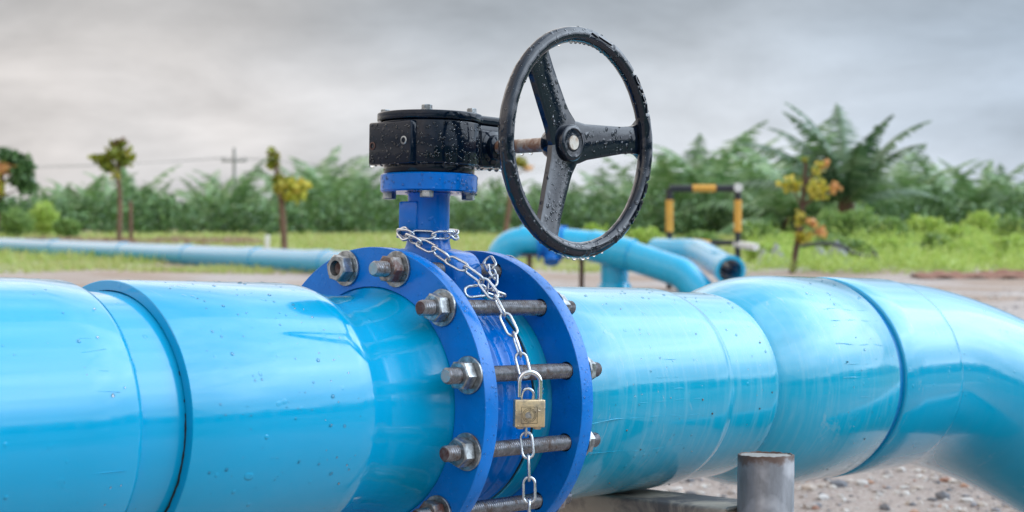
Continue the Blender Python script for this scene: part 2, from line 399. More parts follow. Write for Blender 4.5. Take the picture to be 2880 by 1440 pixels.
# ------------------------------------------------------------------ left pipe, on one axis (device frame: X along the pipe)
R1 = .1705
def arc(cx, cr, r, a0, a1, n=5):
    return [(cx + r*math.cos(math.radians(a)), cr + r*math.sin(math.radians(a))) for a in np.linspace(a0, a1, n)]
def water_trails(name, parent, specs, mat, R):
    """thin raised runs of dried glue and water along the pipe; specs: (x0, x1, angle deg from top toward the camera side, wobble, width)"""
    mb = MB()
    for (x0, x1, deg, wob, w) in specs:
        n = 26; xs = np.linspace(x0, x1, n); ph = random.random()*6
        a = np.radians(deg + wob*(np.sin(xs*19+ph) + .5*np.sin(xs*47+ph*2)) + (xs-x0)*random.uniform(-6, 6))
        r = R if not callable(R) else np.array([R(q) for q in xs])
        pts = np.stack([xs, -(r-w*.60)*np.sin(a), (r-w*.60)*np.cos(a)], -1)
        rad = w*np.clip(np.minimum(np.arange(n), n-1-np.arange(n))/2.5+.25, 0, 1)*(1+.35*np.sin(xs*120+ph))
        mb.tube(pts, rad*.62, n=6)
    o = mb.build(name, mat, parent); tag(o, kind='stuff'); return o
lp = empty('water_pipe', (-.4, 0, -.17), dev=True)
tag(lp, 'bright blue plastic pipe with a wide sleeve joint left of the valve', 'pipe')
mb = MB(); xe = -.5073
mb.lathe([(-3.2, R1+.0012), (xe-.075, R1+.0012), (xe-.012, R1-.0006), (xe-.003, R1-.004), (xe+.0, R1-.0105), (xe+.004, R1-.0135)], n=160)
mb.build('pipe_barrel', MAT['pipe'], lp, smooth=60)
mb = MB(); mb.lathe([(xe-.02, .1568), (-.40, .1568)], n=160)
mb.build('inner_pipe', MAT['pipe'], lp)
mb = MB()
xs0 = -.4435
prof = [(xs0+.03, .1573), (xs0+.002, .1573), (xs0, .1580), (xs0, .1690)] + arc(xs0+.0015, R1-.0015, .0015, 180, 90, 3)
prof += [(-.30, R1), (-.175, R1-.0004), (-.155, R1-.0025), (-.138, R1-.0075), (-.123, R1-.0120), (-.108, R1-.0140), (-.09, .1545), (-.07, .1535), (-.045, .1538), (-.02, .1575), (-.006, .163), (.001, .1655), (.03, .1660)]
mb.lathe(prof, n=192)
sleeve = mb.build('coupling_sleeve', MAT['pipe'], lp, smooth=35)
mb = MB()                                                       # grime line in the joint
mb.lathe([(xs0-.0005, .1565), (xs0-.0018, .1578), (xs0-.0009, .1592), (xs0+.0006, .1592)], n=192, wob=lambda a, t: .0008*np.sin(a*7)*np.sin(a*23)+.0005*np.sin(a*61)-.0035*np.clip(np.cos(a)+.55, 0, 1))
mb.build('joint_grime', MAT['grime'], lp)
water_trails('glue_trails', lp, [(-.95, -.545, 60, 1.2, .0009), (-.9, -.55, 68, 1.0, .0010), (-.95, -.54, 76, 1.0, .0009), (-.72, -.56, 52, .7, .0007), (-.60, -.53, 104, .4, .0008)], MAT['pipe'], R1+.001)

# ------------------------------------------------------------------ loose backing rings and studs
RO, RB, NB, T = .2228, .1984, 12, .0257
X2 = .2047
def ring(name, x, label):
    b = bmesh.new(); n = 240; RH = .1662
    holes = []
    # washer-shaped plate with twelve real stud holes, built as angular cells
    mbx = MB(); cells = NB; seg = 20; hr = .0132
    V = []; F = []
    def pt(r, a, xx): return (xx, -r*math.sin(a), r*math.cos(a))
    base_off = math.radians(-15 + .64)
    for side, xx in ((0, x), (1, x+T)):
        pass
    for c in range(cells):
        ac = base_off + c*2*PI/cells; half = PI/cells
        # outline of the cell, sampled to match the circle around the hole
        m = 32
        ang = np.linspace(0, 2*PI, m, endpoint=False)
        inner = []; outer = []
        for t in ang:
            # hole circle in the plane (u = tangential, w = radial)
            u, w = hr*math.sin(t), hr*math.cos(t)
            r = math.hypot(RB+w, u); a = ac + math.atan2(u, RB+w); inner.append((r, a))
            # cell border in direction t, in (angle, radius) box
            ds, dc = math.sin(t), math.cos(t)
            hw = half*RB; hi = RO-.0012-RB; lo = RB-(RH+.0008)
            s1 = hw/abs(ds) if abs(ds) > 1e-9 else 1e9
            s2 = (hi if dc > 0 else lo)/abs(dc) if abs(dc) > 1e-9 else 1e9
            sc = min(s1, s2)
            outer.append((RB+dc*sc, ac + ds*sc/RB))
        # add exact corners by snapping the nearest sample
        for cr, ca in ((RO-.0012, half), (RO-.0012, -half), (RH+.0008, half), (RH+.0008, -half)):
            k = min(range(m), key=lambda q: abs(outer[q][0]-cr)*1.0+abs(outer[q][1]-(ac+ca))*RB)
            outer[k] = (cr, ac+ca)
        for xx in (x, x+T):
            P = [pt(r, a, xx) for r, a in inner] + [pt(r, a, xx) for r, a in outer]
            # a middle loop keeps the plate flat-shaded cleanly
            f = [(i, (i+1) % m, m+(i+1) % m, m+i) for i in range(m)]
            if xx == x: f = [q[::-1] for q in f]
            mbx.add(P, f)
        P = [pt(r, a, x) for r, a in inner] + [pt(r, a, x+T) for r, a in inner]
        mbx.add(P, [(i, (i+1) % m, m+(i+1) % m, m+i) for i in range(m)])
    nn = 240
    mbx.lathe([(x, RO-.0012), (x+.0004, RO-.0003), (x+.0014, RO), (x+T-.0014, RO), (x+T-.0004, RO-.0003), (x+T, RO-.0012)], n=nn)
    mbx.lathe([(x+T, RH+.0008), (x+T-.001, RH), (x+.001, RH), (x, RH+.0008)], n=nn)
    o = mbx.build(name, MAT['flange'], None, smooth=30, dev=True)
    bm_ = bmesh.new(); bm_.from_mesh(o.data); bmesh.ops.remove_doubles(bm_, verts=bm_.verts, dist=.00004); bmesh.ops.recalc_face_normals(bm_, faces=bm_.faces[:]); bm_.to_mesh(o.data); bm_.free()
    o.data.set_sharp_from_angle(angle=math.radians(30))
    tag(o, label, 'flange', 'bolted flange rings'); return o
ring('flange_ring', 0.0, 'flat blue steel flange ring nearest the left pipe, nuts on its face')
ring('flange_ring', X2, 'second blue steel flange ring, right of the chain and padlock')

def hexa(mb, x0, x1, af, rin, ch=.0018):
    """hexagonal nut round the X axis with chamfered corners and a bore"""
    R = af/2/math.cos(PI/6); m = 48
    a = np.linspace(0, 2*PI, m, endpoint=False) + PI/m*0
    hx = af/2/np.cos(((a+PI/6) % (PI/3)) - PI/6)
    cir = af/2*1.03
    loops = [(x0, np.full(m, rin)), (x0, np.minimum(hx, cir)-.0012), (x0+ch, hx), (x1-ch, hx), (x1, np.minimum(hx, cir)-.0012), (x1, np.full(m, rin)), ]
    P = [np.stack([np.full(m, t), -r*np.sin(a), r*np.cos(a)], -1) for t, r in loops]
    k = len(loops); P = np.concatenate(P)
    f = [(q*m+i, q*m+(i+1) % m, ((q+1) % k)*m+(i+1) % m, ((q+1) % k)*m+i) for q in range(k) for i in range(m)]
    mb.add(P, f)
def thread_mesh(x0, x1, r=.0114, pitch=.0042, dep=.0022, n=20):
    k = int((x1-x0)/(pitch/4)); P = []; f = []
    a = np.arange(n)/n*2*PI
    for i in range(k+1):
        xx = x0 + (x1-x0)*i/k
        ph = ((xx/pitch) + np.arange(n)/n) % 1.0
        rr = r - dep*np.abs(ph*2-1)**1.0
        if i in (0, k): rr = np.full(n, r-.0026)
        if i in (1, k-1): rr = np.minimum(rr, r-.0014)
        P.append(np.stack([np.full(n, xx), -rr*np.sin(a), rr*np.cos(a)], -1))
    P = np.concatenate(P)
    f = [(i*n+j, i*n+(j+1) % n, (i+1)*n+(j+1) % n, (i+1)*n+j) for i in range(k) for j in range(n)]
    mb = MB(); mb.add(P, f); return mb
def make_stud(th, x0, x1, label, endm, nutm, rot):
    y, z = -RB*math.sin(th), RB*math.cos(th)
    root = empty('flange_stud', (0, y, z), dev=True); OFF[root.name] = Vector((0, 0, 0))
    tag(root, label, 'stud', 'threaded studs through the flange rings')
    key = (round(x0, 3), round(x1, 3))
    global STUD
    def child(name, mat, bld):
        if (name, mat.name, key if name in ('threaded_rod', 'rod_end') else 0) in STUD:
            me = STUD[(name, mat.name, key if name in ('threaded_rod', 'rod_end') else 0)]
            o = bpy.data.objects.new(name, me); C.objects.link(o); o.parent = root; return o
        o = fixnormals(bld().build(name, mat, root)); o.data.set_sharp_from_angle(angle=math.radians(32))
        STUD[(name, mat.name, key if name in ('threaded_rod', 'rod_end') else 0)] = o.data; return o
    child('threaded_rod', MAT['thread'], lambda: thread_mesh(x0, x1))
    def ends():
        m = MB(); m.lathe([(x0-.0004, 0.0001), (x0-.0004, .0082), (x0, .0087)], n=24); return m
    e = child('rod_end', endm, ends)
    def ends2():
        m = MB(); m.lathe([(x1, .0087), (x1+.0004, .0082), (x1+.0004, .0001)], n=24); return m
    e2 = MB(); e2.lathe([(x1, .0087), (x1+.0004, .0082), (x1+.0004, .0001)], n=24)
    k2 = ('rod_tip', x1)
    if k2 in STUD: o = bpy.data.objects.new('rod_end', STUD[k2]); C.objects.link(o); o.parent = root
    else: o = fixnormals(e2.build('rod_end', MAT['rod_end'], root)); STUD[k2] = o.data
    def nutL():
        m = MB(); hexa(m, -.0235, -.0042, .0350, .0111); return m
    def washL():
        m = MB(); m.lathe([(-.0003, .0108), (-.0003, .0252), (-.0012, .0257), (-.0036, .0256), (-.0042, .0250), (-.0042, .0108)], n=48, closed=True); return m
    nl = child('nut', nutm, nutL); nl.rotation_euler = (rot, 0, 0)
    child('washer', MAT['galv'], washL)
    xr = X2+T
    def nutR():
        m = MB(); hexa(m, xr+.0042, xr+.0235, .0350, .0111); return m
    def washR():
        m = MB(); m.lathe([(xr+.0003, .0108), (xr+.0003, .0252), (xr+.0012, .0257), (xr+.0036, .0256), (xr+.0042, .0250), (xr+.0042, .0108)], n=48, closed=True); return m
    if ('nutR', nutm.name) in STUD: o = bpy.data.objects.new('nut', STUD[('nutR', nutm.name)]); C.objects.link(o); o.parent = root
    else: o = fixnormals(nutR().build('nut', nutm, root)); o.data.set_sharp_from_angle(angle=math.radians(32)); STUD[('nutR', nutm.name)] = o.data
    o.rotation_euler = (rot+.5, 0, 0)
    if 'washR' in STUD: o = bpy.data.objects.new('washer', STUD['washR']); C.objects.link(o); o.parent = root
    else: o = fixnormals(washR().build('washer', MAT['galv'], root)); STUD['washR'] = o.data
STUD = {}
studs = [
 (0, -.0165, 'recessed stud sunk inside its nut at the upper left of the flange', MAT['rod_end'], MAT['galv'], .25),
 (1, -.0475, 'threaded stud with pale blue-grey end at the flange top, under the chain', MAT['rod_end_blue'], MAT['galv_warm'], .1),
 (2, -.0445, 'threaded stud with dark round end, third clockwise round the flange', MAT['rod_end'], MAT['galv'], .3),
 (3, -.0460, 'threaded stud passing just behind the padlock shackle, blue-stained nut', MAT['rod_end_blue'], MAT['galv'], .05),
 (4, -.0455, 'threaded stud with rust-brown end, passing just under the padlock', MAT['rod_end'], MAT['galv'], .35),
 (5, -.0440, 'lowest visible threaded stud, at the bottom edge by the hanging chain end', MAT['rod_end'], MAT['galv_warm'], .2),
]
for (i, x0, lab, em, nm, rot) in studs:
    make_stud(math.radians(-15+.64+30*i), x0, X2+T+.046, lab, em, nm, rot)

# ------------------------------------------------------------------ butterfly valve: body, neck, gearbox, handwheel
XS = .1156
valve = empty('butterfly_valve', (XS, 0, -.17), dev=True)
tag(valve, 'blue butterfly valve with black gearbox and wet black three-spoke handwheel', 'valve')
def stub(xa, xb, parent, nm='stub_end', mat=None):
    m = MB(); m.lathe([(xa, .120), (xa, .1655), (xa+.001, .1665), (xb-.001, .1665), (xb, .1655), (xb, .120)], n=160)
    return m.build(nm, mat or MAT['pipe'], parent, smooth=35)
stub(.0262, .064, lp)
mb = MB()
bx0, bx1 = .067, .166
mb.lathe([(bx0, .12), (bx0, .1625), (bx0+.003, .1655), (bx0+.016, .1658), (bx0+.020, .163), (bx0+.024, .1615), (.097, .1612), (.100, .1640), (.104, .1642), (.107, .1615), (.124, .1612),
          (.127, .164), (.131, .1642), (.134, .1612), (bx1-.022, .1612), (bx1-.018, .1635), (bx1-.015, .1658), (bx1-.003, .1655), (bx1, .1630), (bx1, .12)], n=160,
         wob=lambda a, t: .0006*np.sin(a*9+t*60)*np.sin(a*4))
body = mb.build('valve_body', MAT['valve'], valve, smooth=50)
mb = MB(); mb.lathe([(.0642, .12), (.0642, .1640), (.0668, .1640), (.0668, .12)], n=120); mb.lathe([(.1662, .12), (.1662, .1640), (.1690, .1640), (.1690, .12)], n=120)
mb.build('gasket', MAT['rubber'], valve, smooth=35)
# top boss: rounded lug across the valve, thick plate
def rounded_plate(mb, x0, x1, pts_yz, bev=.004):
    b = bmesh.new(); vs = [b.verts.new((x0, y, z)) for y, z in pts_yz]; f = b.faces.new(vs)
    r = bmesh.ops.extrude_face_region(b, geom=[f]); bmesh.ops.translate(b, vec=(x1-x0, 0, 0), verts=[v for v in r['geom'] if isinstance(v, bmesh.types.BMVert)])
    bmesh.ops.recalc_face_normals(b, faces=b.faces[:])
    ed = [e for e in b.edges if len(e.link_faces) == 2 and e.calc_face_angle(0) > 1.0]
    bmesh.ops.bevel(b, geom=ed, offset=bev, segments=3, profile=.5, affect='EDGES')
    mb.bm(b)
mb = MB(); zt = .2235; hw = .083; rr_ = .030
ol = [(-hw, .13)] + [(-hw+rr_-rr_*math.cos(a), zt-.004-rr_+rr_*math.sin(a)) for a in np.linspace(0, PI/2, 8)] + [(-.030, zt), (.030, zt)] + [(hw-rr_+rr_*math.cos(a), zt-.004-rr_+rr_*math.sin(a)) for a in np.linspace(PI/2, 0, 8)] + [(hw, .13)]
rounded_plate(mb, XS-.030, XS+.030, ol, .006)
mb.build('lug', MAT['valve'], valve, smooth=45)
mb = MB()
mb.lathe([(.205, .036), (.221, .0355), (.226, .0335), (.2335, .0318), (.25, .0311), (.300, .0311), (.3035, .0325), (.3045, .036)], axis='Z', c=(XS, 0, 0), n=64, wob=lambda a, t: .0002*np.sin(a*5+t*100))
mb.box((XS-.024, .010, .267), (.022, .036, .050), .003)
mb.build('neck', MAT['valve'], valve, smooth=45)
def hexhead(c, h, af, mbx, rot=0.0, down=False):
    R = af/2/math.cos(PI/6); z0, z1 = (c[2]-h, c[2]) if down else (c[2], c[2]+h)
    a = np.arange(6)*PI/3 + rot
    def lp_(z, s): return [(c[0]+R*s*math.cos(q), c[1]+R*s*math.sin(q), z) for q in a]
    if down: L4 = [lp_(z1, 1), lp_(z0+.001, 1), lp_(z0, .86)]
    else: L4 = [lp_(z0, 1), lp_(z1-.001, 1), lp_(z1, .86)]
    P = sum(L4, []); f = [(q*6+i, q*6+(i+1) % 6, (q+1)*6+(i+1) % 6, (q+1)*6+i) for q in range(2) for i in range(6)]
    f += [tuple(range(6))[::-1], tuple(12+i for i in range(6))]
    mbx.add(P, f)
mb = MB(); ZD0, ZD1 = .3052, .3318
mb.lathe([(ZD0, .0001), (ZD0, .0690), (ZD0+.0025, .0716), (ZD1-.002, .0716), (ZD1, .0698), (ZD1, .0001)], axis='Z', c=(XS, 0, 0), n=96)
disk = mb.build('mounting_flange', MAT['valve'], valve, smooth=40)
cy, sy = .7522, .6589          # screen-right in the device frame is (sy, -cy)
def scr(right, fwd, z): return (XS + sy*right + .751*fwd, -cy*right + .659*fwd, z)
for (rt, fw) in ((-.058, 0.0), (.0, -.062), (.058, 0.0), (0.0, .062)):
    m2 = MB(); p = scr(rt, fw, ZD0)
    hexhead((p[0], p[1], ZD0-.0012), .0085, .0170, m2, rot=random.random(), down=True)
    m2.lathe([(ZD0-.0013, .0100), (ZD0-.0001, .0100)], axis='Z', c=(p[0], p[1], 0), n=24)
    fixnormals(m2.build('bolt', MAT['galv'], disk, smooth=30))
# gearbox
ZG0, ZG1 = .3318, .4085
WX, WZ = .1885, .3745
def gear_outline(r, grow=0.0):
    """plan outline: round drum joined to the worm box on the +X side"""
    pts = []
    bx = WX + .031 + grow
    hy = .052 + grow
    for a in np.linspace(math.radians(48), math.radians(312), 60): pts.append((XS+(r+grow)*math.cos(a), (r+grow)*math.sin(a)))
    pts.append((bx-.012, -hy-.004)); pts.append((bx, -hy+.008)); pts.append((bx, hy-.008)); pts.append((bx-.012, hy+.004))
    return pts
def prism(mb, outline, z0, z1, bev=.002, seg=2):
    b = bmesh.new(); vs = [b.verts.new((x, y, z0)) for x, y in outline]; f = b.faces.new(vs)
    r = bmesh.ops.extrude_face_region(b, geom=[f]); bmesh.ops.translate(b, vec=(0, 0, z1-z0), verts=[v for v in r['geom'] if isinstance(v, bmesh.types.BMVert)])
    bmesh.ops.recalc_face_normals(b, faces=b.faces[:])
    if bev:
        ed = [e for e in b.edges if len(e.link_faces) == 2 and e.calc_face_angle(0) > .5]
        bmesh.ops.bevel(b, geom=ed, offset=bev, segments=seg, profile=.5, affect='EDGES')
    mb.bm(b)
mb = MB()
mb.lathe([(ZG0+.0003, .0001), (ZG0+.0003, .0655), (ZG0+.002, .067), (ZG0+.013, .067), (ZG0+.016, .0655)], axis='Z', c=(XS, 0, 0), n=80)
prism(mb, gear_outline(.0745), ZG0+.0125, ZG1, .003, 3)
# stop-screw block on the -X side
mb.box((XS-.0625, .0065, .3745), (.029, .087, .062), .0035, seg=3)
# worm box under-hang and shaft boss
mb.box((WX+.001, -.002, WZ-.002), (.058, .118, .056), .004, seg=3)
mb.lathe([(-.073, .0001), (-.073, .0165), (-.0715, .0185), (-.064, .0190), (-.062, .0245), (-.056, .026)], axis='Y', c=(WX, 0, WZ), n=40)
gear = mb.build('gearbox', MAT['black'], valve, smooth=45)
mb = MB(); prism(mb, gear_outline(.0745, .0030), ZG1+.0004, ZG1+.0125, .0022, 3)
mb.lathe([(ZG1+.0124, .048), (ZG1+.0142, .046), (ZG1+.0142, .0001)], axis='Z', c=(XS, 0, 0), n=64)
mb.build('cover_plate', MAT['black'], gear, smooth=40)
for (rt, fw) in ((-.0665, .012), (-.001, -.066), (.062, -.020), (.045, .055), (-.03, .062)):
    m2 = MB(); p = scr(rt, fw, 0); z = ZG1+.0137
    m2.lathe([(z-.0012, .0085), (z, .0085)], axis='Z', c=(p[0], p[1], 0), n=24)
    hexhead((p[0], p[1], z), .0066, .0135, m2, rot=.3+rt*9)
    fixnormals(m2.build('bolt', MAT['galv'], gear, smooth=30))
for (yy, zz, mt) in ((.0405, .371, 'plug_rust'), (-.0235, .3765, 'galv')):
    xb = XS-.077
    m2 = MB(); m2.lathe([(xb-.0006, .0062), (xb-.0014, .0052), (xb-.0012, .0040), (xb+.0018, .0036), (xb+.0018, .0001)], axis='X', c=(0, yy, zz), n=24)
    fixnormals(m2.build('stop_screw', MAT[mt], gear, smooth=50))
# input shaft
mb = MB(); mb.lathe([(-.062, .0104), (-.190, .0104)], axis='Y', c=(WX, 0, WZ), n=36)
fixnormals(mb.build('shaft', MAT['shaft'], valve))
# handwheel
wn = Vector((-.0188365, -.9997843, -.0087512)).normalized()
we1 = Vector((0, 0, 1)).cross(wn).normalized(); we2 = wn.cross(we1)
WC = Vector((.18851, -.224, .374535)); RW = .15278; TA = .0113
WCn, wnn, e1n, e2n = (np.array(q) for q in (WC, wn, we1, we2))
def wp(x, y, z): return WCn + np.outer(np.atleast_1d(x), e1n) + np.outer(np.atleast_1d(y), e2n) + np.outer(np.atleast_1d(z), wnn)
BANDS = [(2, 25), (44, 71), (106, 137), (150, 173)]
def band(phi):
    s = 0
    for a, b in BANDS:
        s = max(s, min(1, max(0, (phi-a)/1.2))*min(1, max(0, (b-phi)/1.2)))
    return s
def rim_r(phi, psi):
    r = TA*(1+.012*math.sin(phi*.23)+.01*math.sin(phi*.61+psi*2))
    # section slightly flattened at the back
    if math.cos(psi) < -.3: r *= .94
    d = band(phi)
    if d > 0:
        w = min(1, max(0, (math.degrees(psi)+16)/5))*min(1, max(0, (78-math.degrees(psi))/6))
        r -= .0026*d*w
    return r
def rim_pt(phi, psi, dr=0.0):
    r = rim_r(phi, psi)+dr; a = math.radians(phi)
    q = RW + r*math.sin(psi)
    return WCn + e1n*math.sin(a)*q + e2n*math.cos(a)*q + wnn*r*math.cos(psi)
mb = MB(); nph, nps = 720, 40; P = []
for i in range(nph):
    phi = i*360/nph
    for j in range(nps):
        psi = -PI + 2*PI*j/nps
        P.append(rim_pt(phi, psi))
f = [(i*nps+j, i*nps+(j+1) % nps, ((i+1) % nph)*nps+(j+1) % nps, ((i+1) % nph)*nps+j) for i in range(nph) for j in range(nps)]
mb.add(P, f); rim = fixnormals(mb.build('handwheel_rim', MAT['wheel'], valve, smooth=42))
rim.data.set_sharp_from_angle(angle=math.radians(42))
# spokes: flat tapering webs dished back to the hub
def spoke(adeg, w0, w1):
    a = math.radians(adeg); b = bmesh.new()
    d = np.array([math.sin(a), math.cos(a)]); s = np.array([math.cos(a), -math.sin(a)])
    rs = [.012, .022, .030, .038, .05, .08, .11, .134, .141, .149]; ws = [w0*1.25, w0*1.2, w0*1.12, w0*1.04, w0, w0*.5+w1*.5, w1*1.0, w1*1.0, w1*1.10, w1*1.45]
    rows = []
    for r, w in zip(rs, ws):
        t = (r-.02)/.13; zz = -.0235 + .0150*max(0, min(1, t))**1.3
        row = []
        for (u, z) in ((-.5, -.0045), (-.5, .0040), (-.44, .0052), (.44, .0052), (.5, .0040), (.5, -.0045)):
            p = d*r + s*w*u; row.append(b.verts.new(wp(p[0], p[1], zz+z)[0]))
        rows.append(row)
    for q in range(len(rows)-1):
        for k in range(6): b.faces.new((rows[q][k], rows[q][(k+1) % 6], rows[q+1][(k+1) % 6], rows[q+1][k]))
    b.faces.new(rows[0][::-1]); b.faces.new(rows[-1]); bmesh.ops.recalc_face_normals(b, faces=b.faces[:])
    m = MB(); m.bm(b); return m.build('spoke', MAT['wheel'], rim, smooth=45)
for ad, w0, w1 in ((-36, .050, .046), (84, .050, .040), (203, .048, .042)): spoke(ad, w0, w1)
# local frame lathe about the wheel normal
def wlathe(prof, n=48):
    P = []; a = np.linspace(0, 2*PI, n, endpoint=False)
    for t, r in prof: P.append(wp(r*np.sin(a), r*np.cos(a), np.full(n, t)))
    k = len(prof); P = np.concatenate(P)
    f = [(q*n+i, q*n+(i+1) % n, (q+1)*n+(i+1) % n, (q+1)*n+i) for q in range(k-1) for i in range(n)]
    m = MB(); m.add(P, f); return m
hub = wlathe([(-.058, .0108), (-.058, .0165), (-.055, .0200), (-.047, .0228), (-.036, .0238), (-.0285, .0240), (-.024, .0262), (-.014, .0266), (-.0108, .0258), (-.0090, .0235), (-.0088, .0205), (-.0102, .0190), (-.0104, .0130), (-.0090, .0122), (-.0090, .0112), (-.0125, .0110)])
a0 = np.radians(8); b = wp(.0, .0245, -.040)[0]
hubo = fixnormals(hub.build('hub', MAT['wheel'], rim, smooth=40))
m = MB(); m.tube([b, b + e2n*.0062], .0034, n=10); fixnormals(m.build('set_screw', MAT['wheel'], rim, smooth=30))
fixnormals(wlathe([(-.012, .0104), (-.0088, .0104), (-.0080, .0098), (-.0080, .0001)], 36).build('shaft_end', MAT['shaft_end'], rim, smooth=35))
# raised lettering and arrows on the rim
def letters(txt, phi0, phi1, size, psi_c=26):
    cu = bpy.data.curves.new('raised_lettering', 'FONT'); cu.body = txt; cu.size = 1; cu.extrude = .5; cu.resolution_u = 4; cu.offset = .012
    o = bpy.data.objects.new('tmp', cu); C.objects.link(o); bpy.context.view_layer.update()
    me = bpy.data.meshes.new_from_object(o.evaluated_get(bpy.context.evaluated_depsgraph_get()))
    n = len(me.vertices); co = np.zeros(n*3); me.vertices.foreach_get('co', co); co = co.reshape(-1, 3)
    fs = [tuple(p.vertices) for p in me.polygons]; bpy.data.objects.remove(o)
    x0, x1 = co[:, 0].min(), co[:, 0].max(); y0, y1 = co[:, 1].min(), co[:, 1].max()
    P = []
    for x, y, z in co:
        phi = phi0 + (x-x0)/(x1-x0)*(phi1-phi0)
        psi = math.radians(psi_c) + ((y-y0)/(y1-y0)-.5)*size/TA
        P.append(rim_pt(phi, psi, -.0006 + (z+.5)*.0034))
    mm = MB(); mm.add(P, fs); return mm
def arrow(phi0, phi1, psi_c=26):
    # shaft and head outline in (phi, width) units
    L = phi1-phi0; pts = [(0, 0), (.28, 1), (.28, .42), (1, .42), (1, -.42), (.28, -.42), (.28, -1)]
    P = []; k = len(pts)
    for h in (-.0006, .0026):
        for u, v in pts: P.append(rim_pt(phi0+u*L, math.radians(psi_c)+v*.0042/TA, h))
    f = [tuple(range(k, 2*k)), tuple(range(k))[::-1]] + [(i, (i+1) % k, k+(i+1) % k, k+i) for i in range(k)]
    mm = MB(); mm.add(P, f); return mm
fixnormals(letters('OPEN', 47, 69.5, .0105).build('raised_lettering', MAT['wheel'], rim, smooth=35))
fixnormals(letters('CLOSE', 108.5, 134, .0105).build('raised_lettering', MAT['wheel'], rim, smooth=35))
fixnormals(arrow(5, 22.5).build('raised_arrow', MAT['wheel'], rim, smooth=35))
fixnormals(arrow(170, 153).build('raised_arrow', MAT['wheel'], rim, smooth=35))
# water: hanging drops and standing beads
def drop(mb, p, s, stretch=1.25, nrm=None, seg=10):
    """a bead: hangs along -Z when nrm is None, else sits flattened on a surface of that normal"""
    a = np.linspace(0, 2*PI, seg, endpoint=False)
    n = Vector(nrm) if nrm is not None else Vector((0, 0, -1))
    n.normalize(); u = n.orthogonal().normalized(); w = n.cross(u)
    u, w, n = map(np.array, (u, w, n)); P = []; rings = [(-.35, .80), (0, 1.0), (.4, .93), (.75, .66), (.95, .30)] if nrm is None else [(-.15, 1.0), (.12, .97), (.32, .75), (.45, .4)]
    for t, r in rings: P.append(np.array(p) + n*(t*s*stretch) + s*r*(np.cos(a)[:, None]*u + np.sin(a)[:, None]*w))
    k = len(rings); P.append((np.array(p) + n*s*(stretch if nrm is None else .5))[None]); P.append((np.array(p) - n*s*(.55 if nrm is None else .2))[None]); P = np.concatenate(P)
    f = [(q*seg+i, q*seg+(i+1) % seg, (q+1)*seg+(i+1) % seg, (q+1)*seg+i) for q in range(k-1) for i in range(seg)]
    f += [((k-1)*seg+i, (k-1)*seg+(i+1) % seg, k*seg) for i in range(seg)] + [((i+1) % seg, i, k*seg+1) for i in range(seg)]
    mb.add(P, f)
mb = MB()
for phi in (229, 214, 208.5, 201, 190, 186.8, 182, 179, 175.3, 171.5, 166.5, 160, 143, 222, 196):
    s = random.uniform(.0020, .0036) if phi < 195 else random.uniform(.0016, .0024)
    p = rim_pt(phi % 360, PI/2, -.0004); drop(mb, p, s)
for phi in np.concatenate([np.arange(-9, 50, 3.9), [340, 62, 318, 301]]):
    s = random.uniform(.0018, .0034); p = rim_pt(float(phi) % 360, -PI/2 + .1, -.0006); drop(mb, p, s, 1.1)
wd = mb.build('hanging_drops', MAT['water'], rim, smooth=180); tag(wd, kind='stuff'); mb = MB()
for _ in range(230):
    phi = random.uniform(0, 360); psi = random.uniform(-1.1, 1.9); s = random.choice((.0008, .0011, .0014, .0019))
    p = rim_pt(phi, psi); c0 = WCn + e1n*math.sin(math.radians(phi))*RW + e2n*math.cos(math.radians(phi))*RW
    drop(mb, p, s, 1, p-c0, 8)
for ad, w0 in ((-36, .036), (84, .034), (203, .034)):
    a = math.radians(ad); d = np.array([math.sin(a), math.cos(a)]); s_ = np.array([math.cos(a), -math.sin(a)])
    for _ in range(60 if ad != 203 else 90):
        r = random.uniform(.032, .136); u = random.uniform(-.44, .44)*w0; t = (r-.02)/.13; zz = -.0235+.0150*t**1.3+.0050
        q = d*r + s_*u; drop(mb, wp(q[0], q[1], zz)[0], random.choice((.0008, .0012, .0017, .0023)), 1, wn, 8)
a = math.radians(84); d = np.array([math.sin(a), math.cos(a)]); s_ = np.array([math.cos(a), -math.sin(a)])
for r in (.034, .046, .055, .066, .076, .086, .098, .112, .118, .130):
    q = d*r + s_*.0195*(1-.1*(r/.13)); t = (r-.02)/.13; drop(mb, wp(q[0], q[1], -.0235+.0150*t**1.3+.003)[0], random.uniform(.0020, .0032), 1.1)
wd = mb.build('water_drops', MAT['bead'], rim, smooth=180); tag(wd, kind='stuff')
mb = MB()
for yy in (-.095, -.118, -.135): drop(mb, (WX, yy, WZ-.0102), .0030)
for (yy, xx) in ((-.056, WX-.02), (-.058, WX-.004), (-.057, WX+.012), (-.04, WX-.026), (-.02, WX-.027), (-.058, WX+.022)): drop(mb, (xx, yy, WZ-.030), random.uniform(.0028, .0042))
for yy in (.045, .036, .024, .010, -.006): drop(mb, (XS-.074, yy, .3440), random.uniform(.0022, .0038))
for i in range(26):
    a = math.radians(random.uniform(195, 330)); drop(mb, (XS+.0735*math.cos(a), .0735*math.sin(a), ZG0+.0132), random.uniform(.0012, .0024))
wd = mb.build('hanging_drops', MAT['water'], gear, smooth=180); tag(wd, kind='stuff'); mb = MB()
for i in range(240):                                             # beads on the drum, the block and the blue ring
    a = math.radians(random.uniform(185, 325)); z = random.uniform(ZG0+.018, ZG1-.004); nrm = (math.cos(a), math.sin(a), 0)
    drop(mb, (XS+.0745*nrm[0], .0745*nrm[1], z), random.choice((.0009, .0012, .0018, .0024)), 1, nrm, 8)
for i in range(90):
    drop(mb, (XS-.077, random.uniform(-.034, .047), random.uniform(.347, .402)), random.choice((.0009, .0012, .0018, .0025)), 1, (-1, 0, 0), 8)
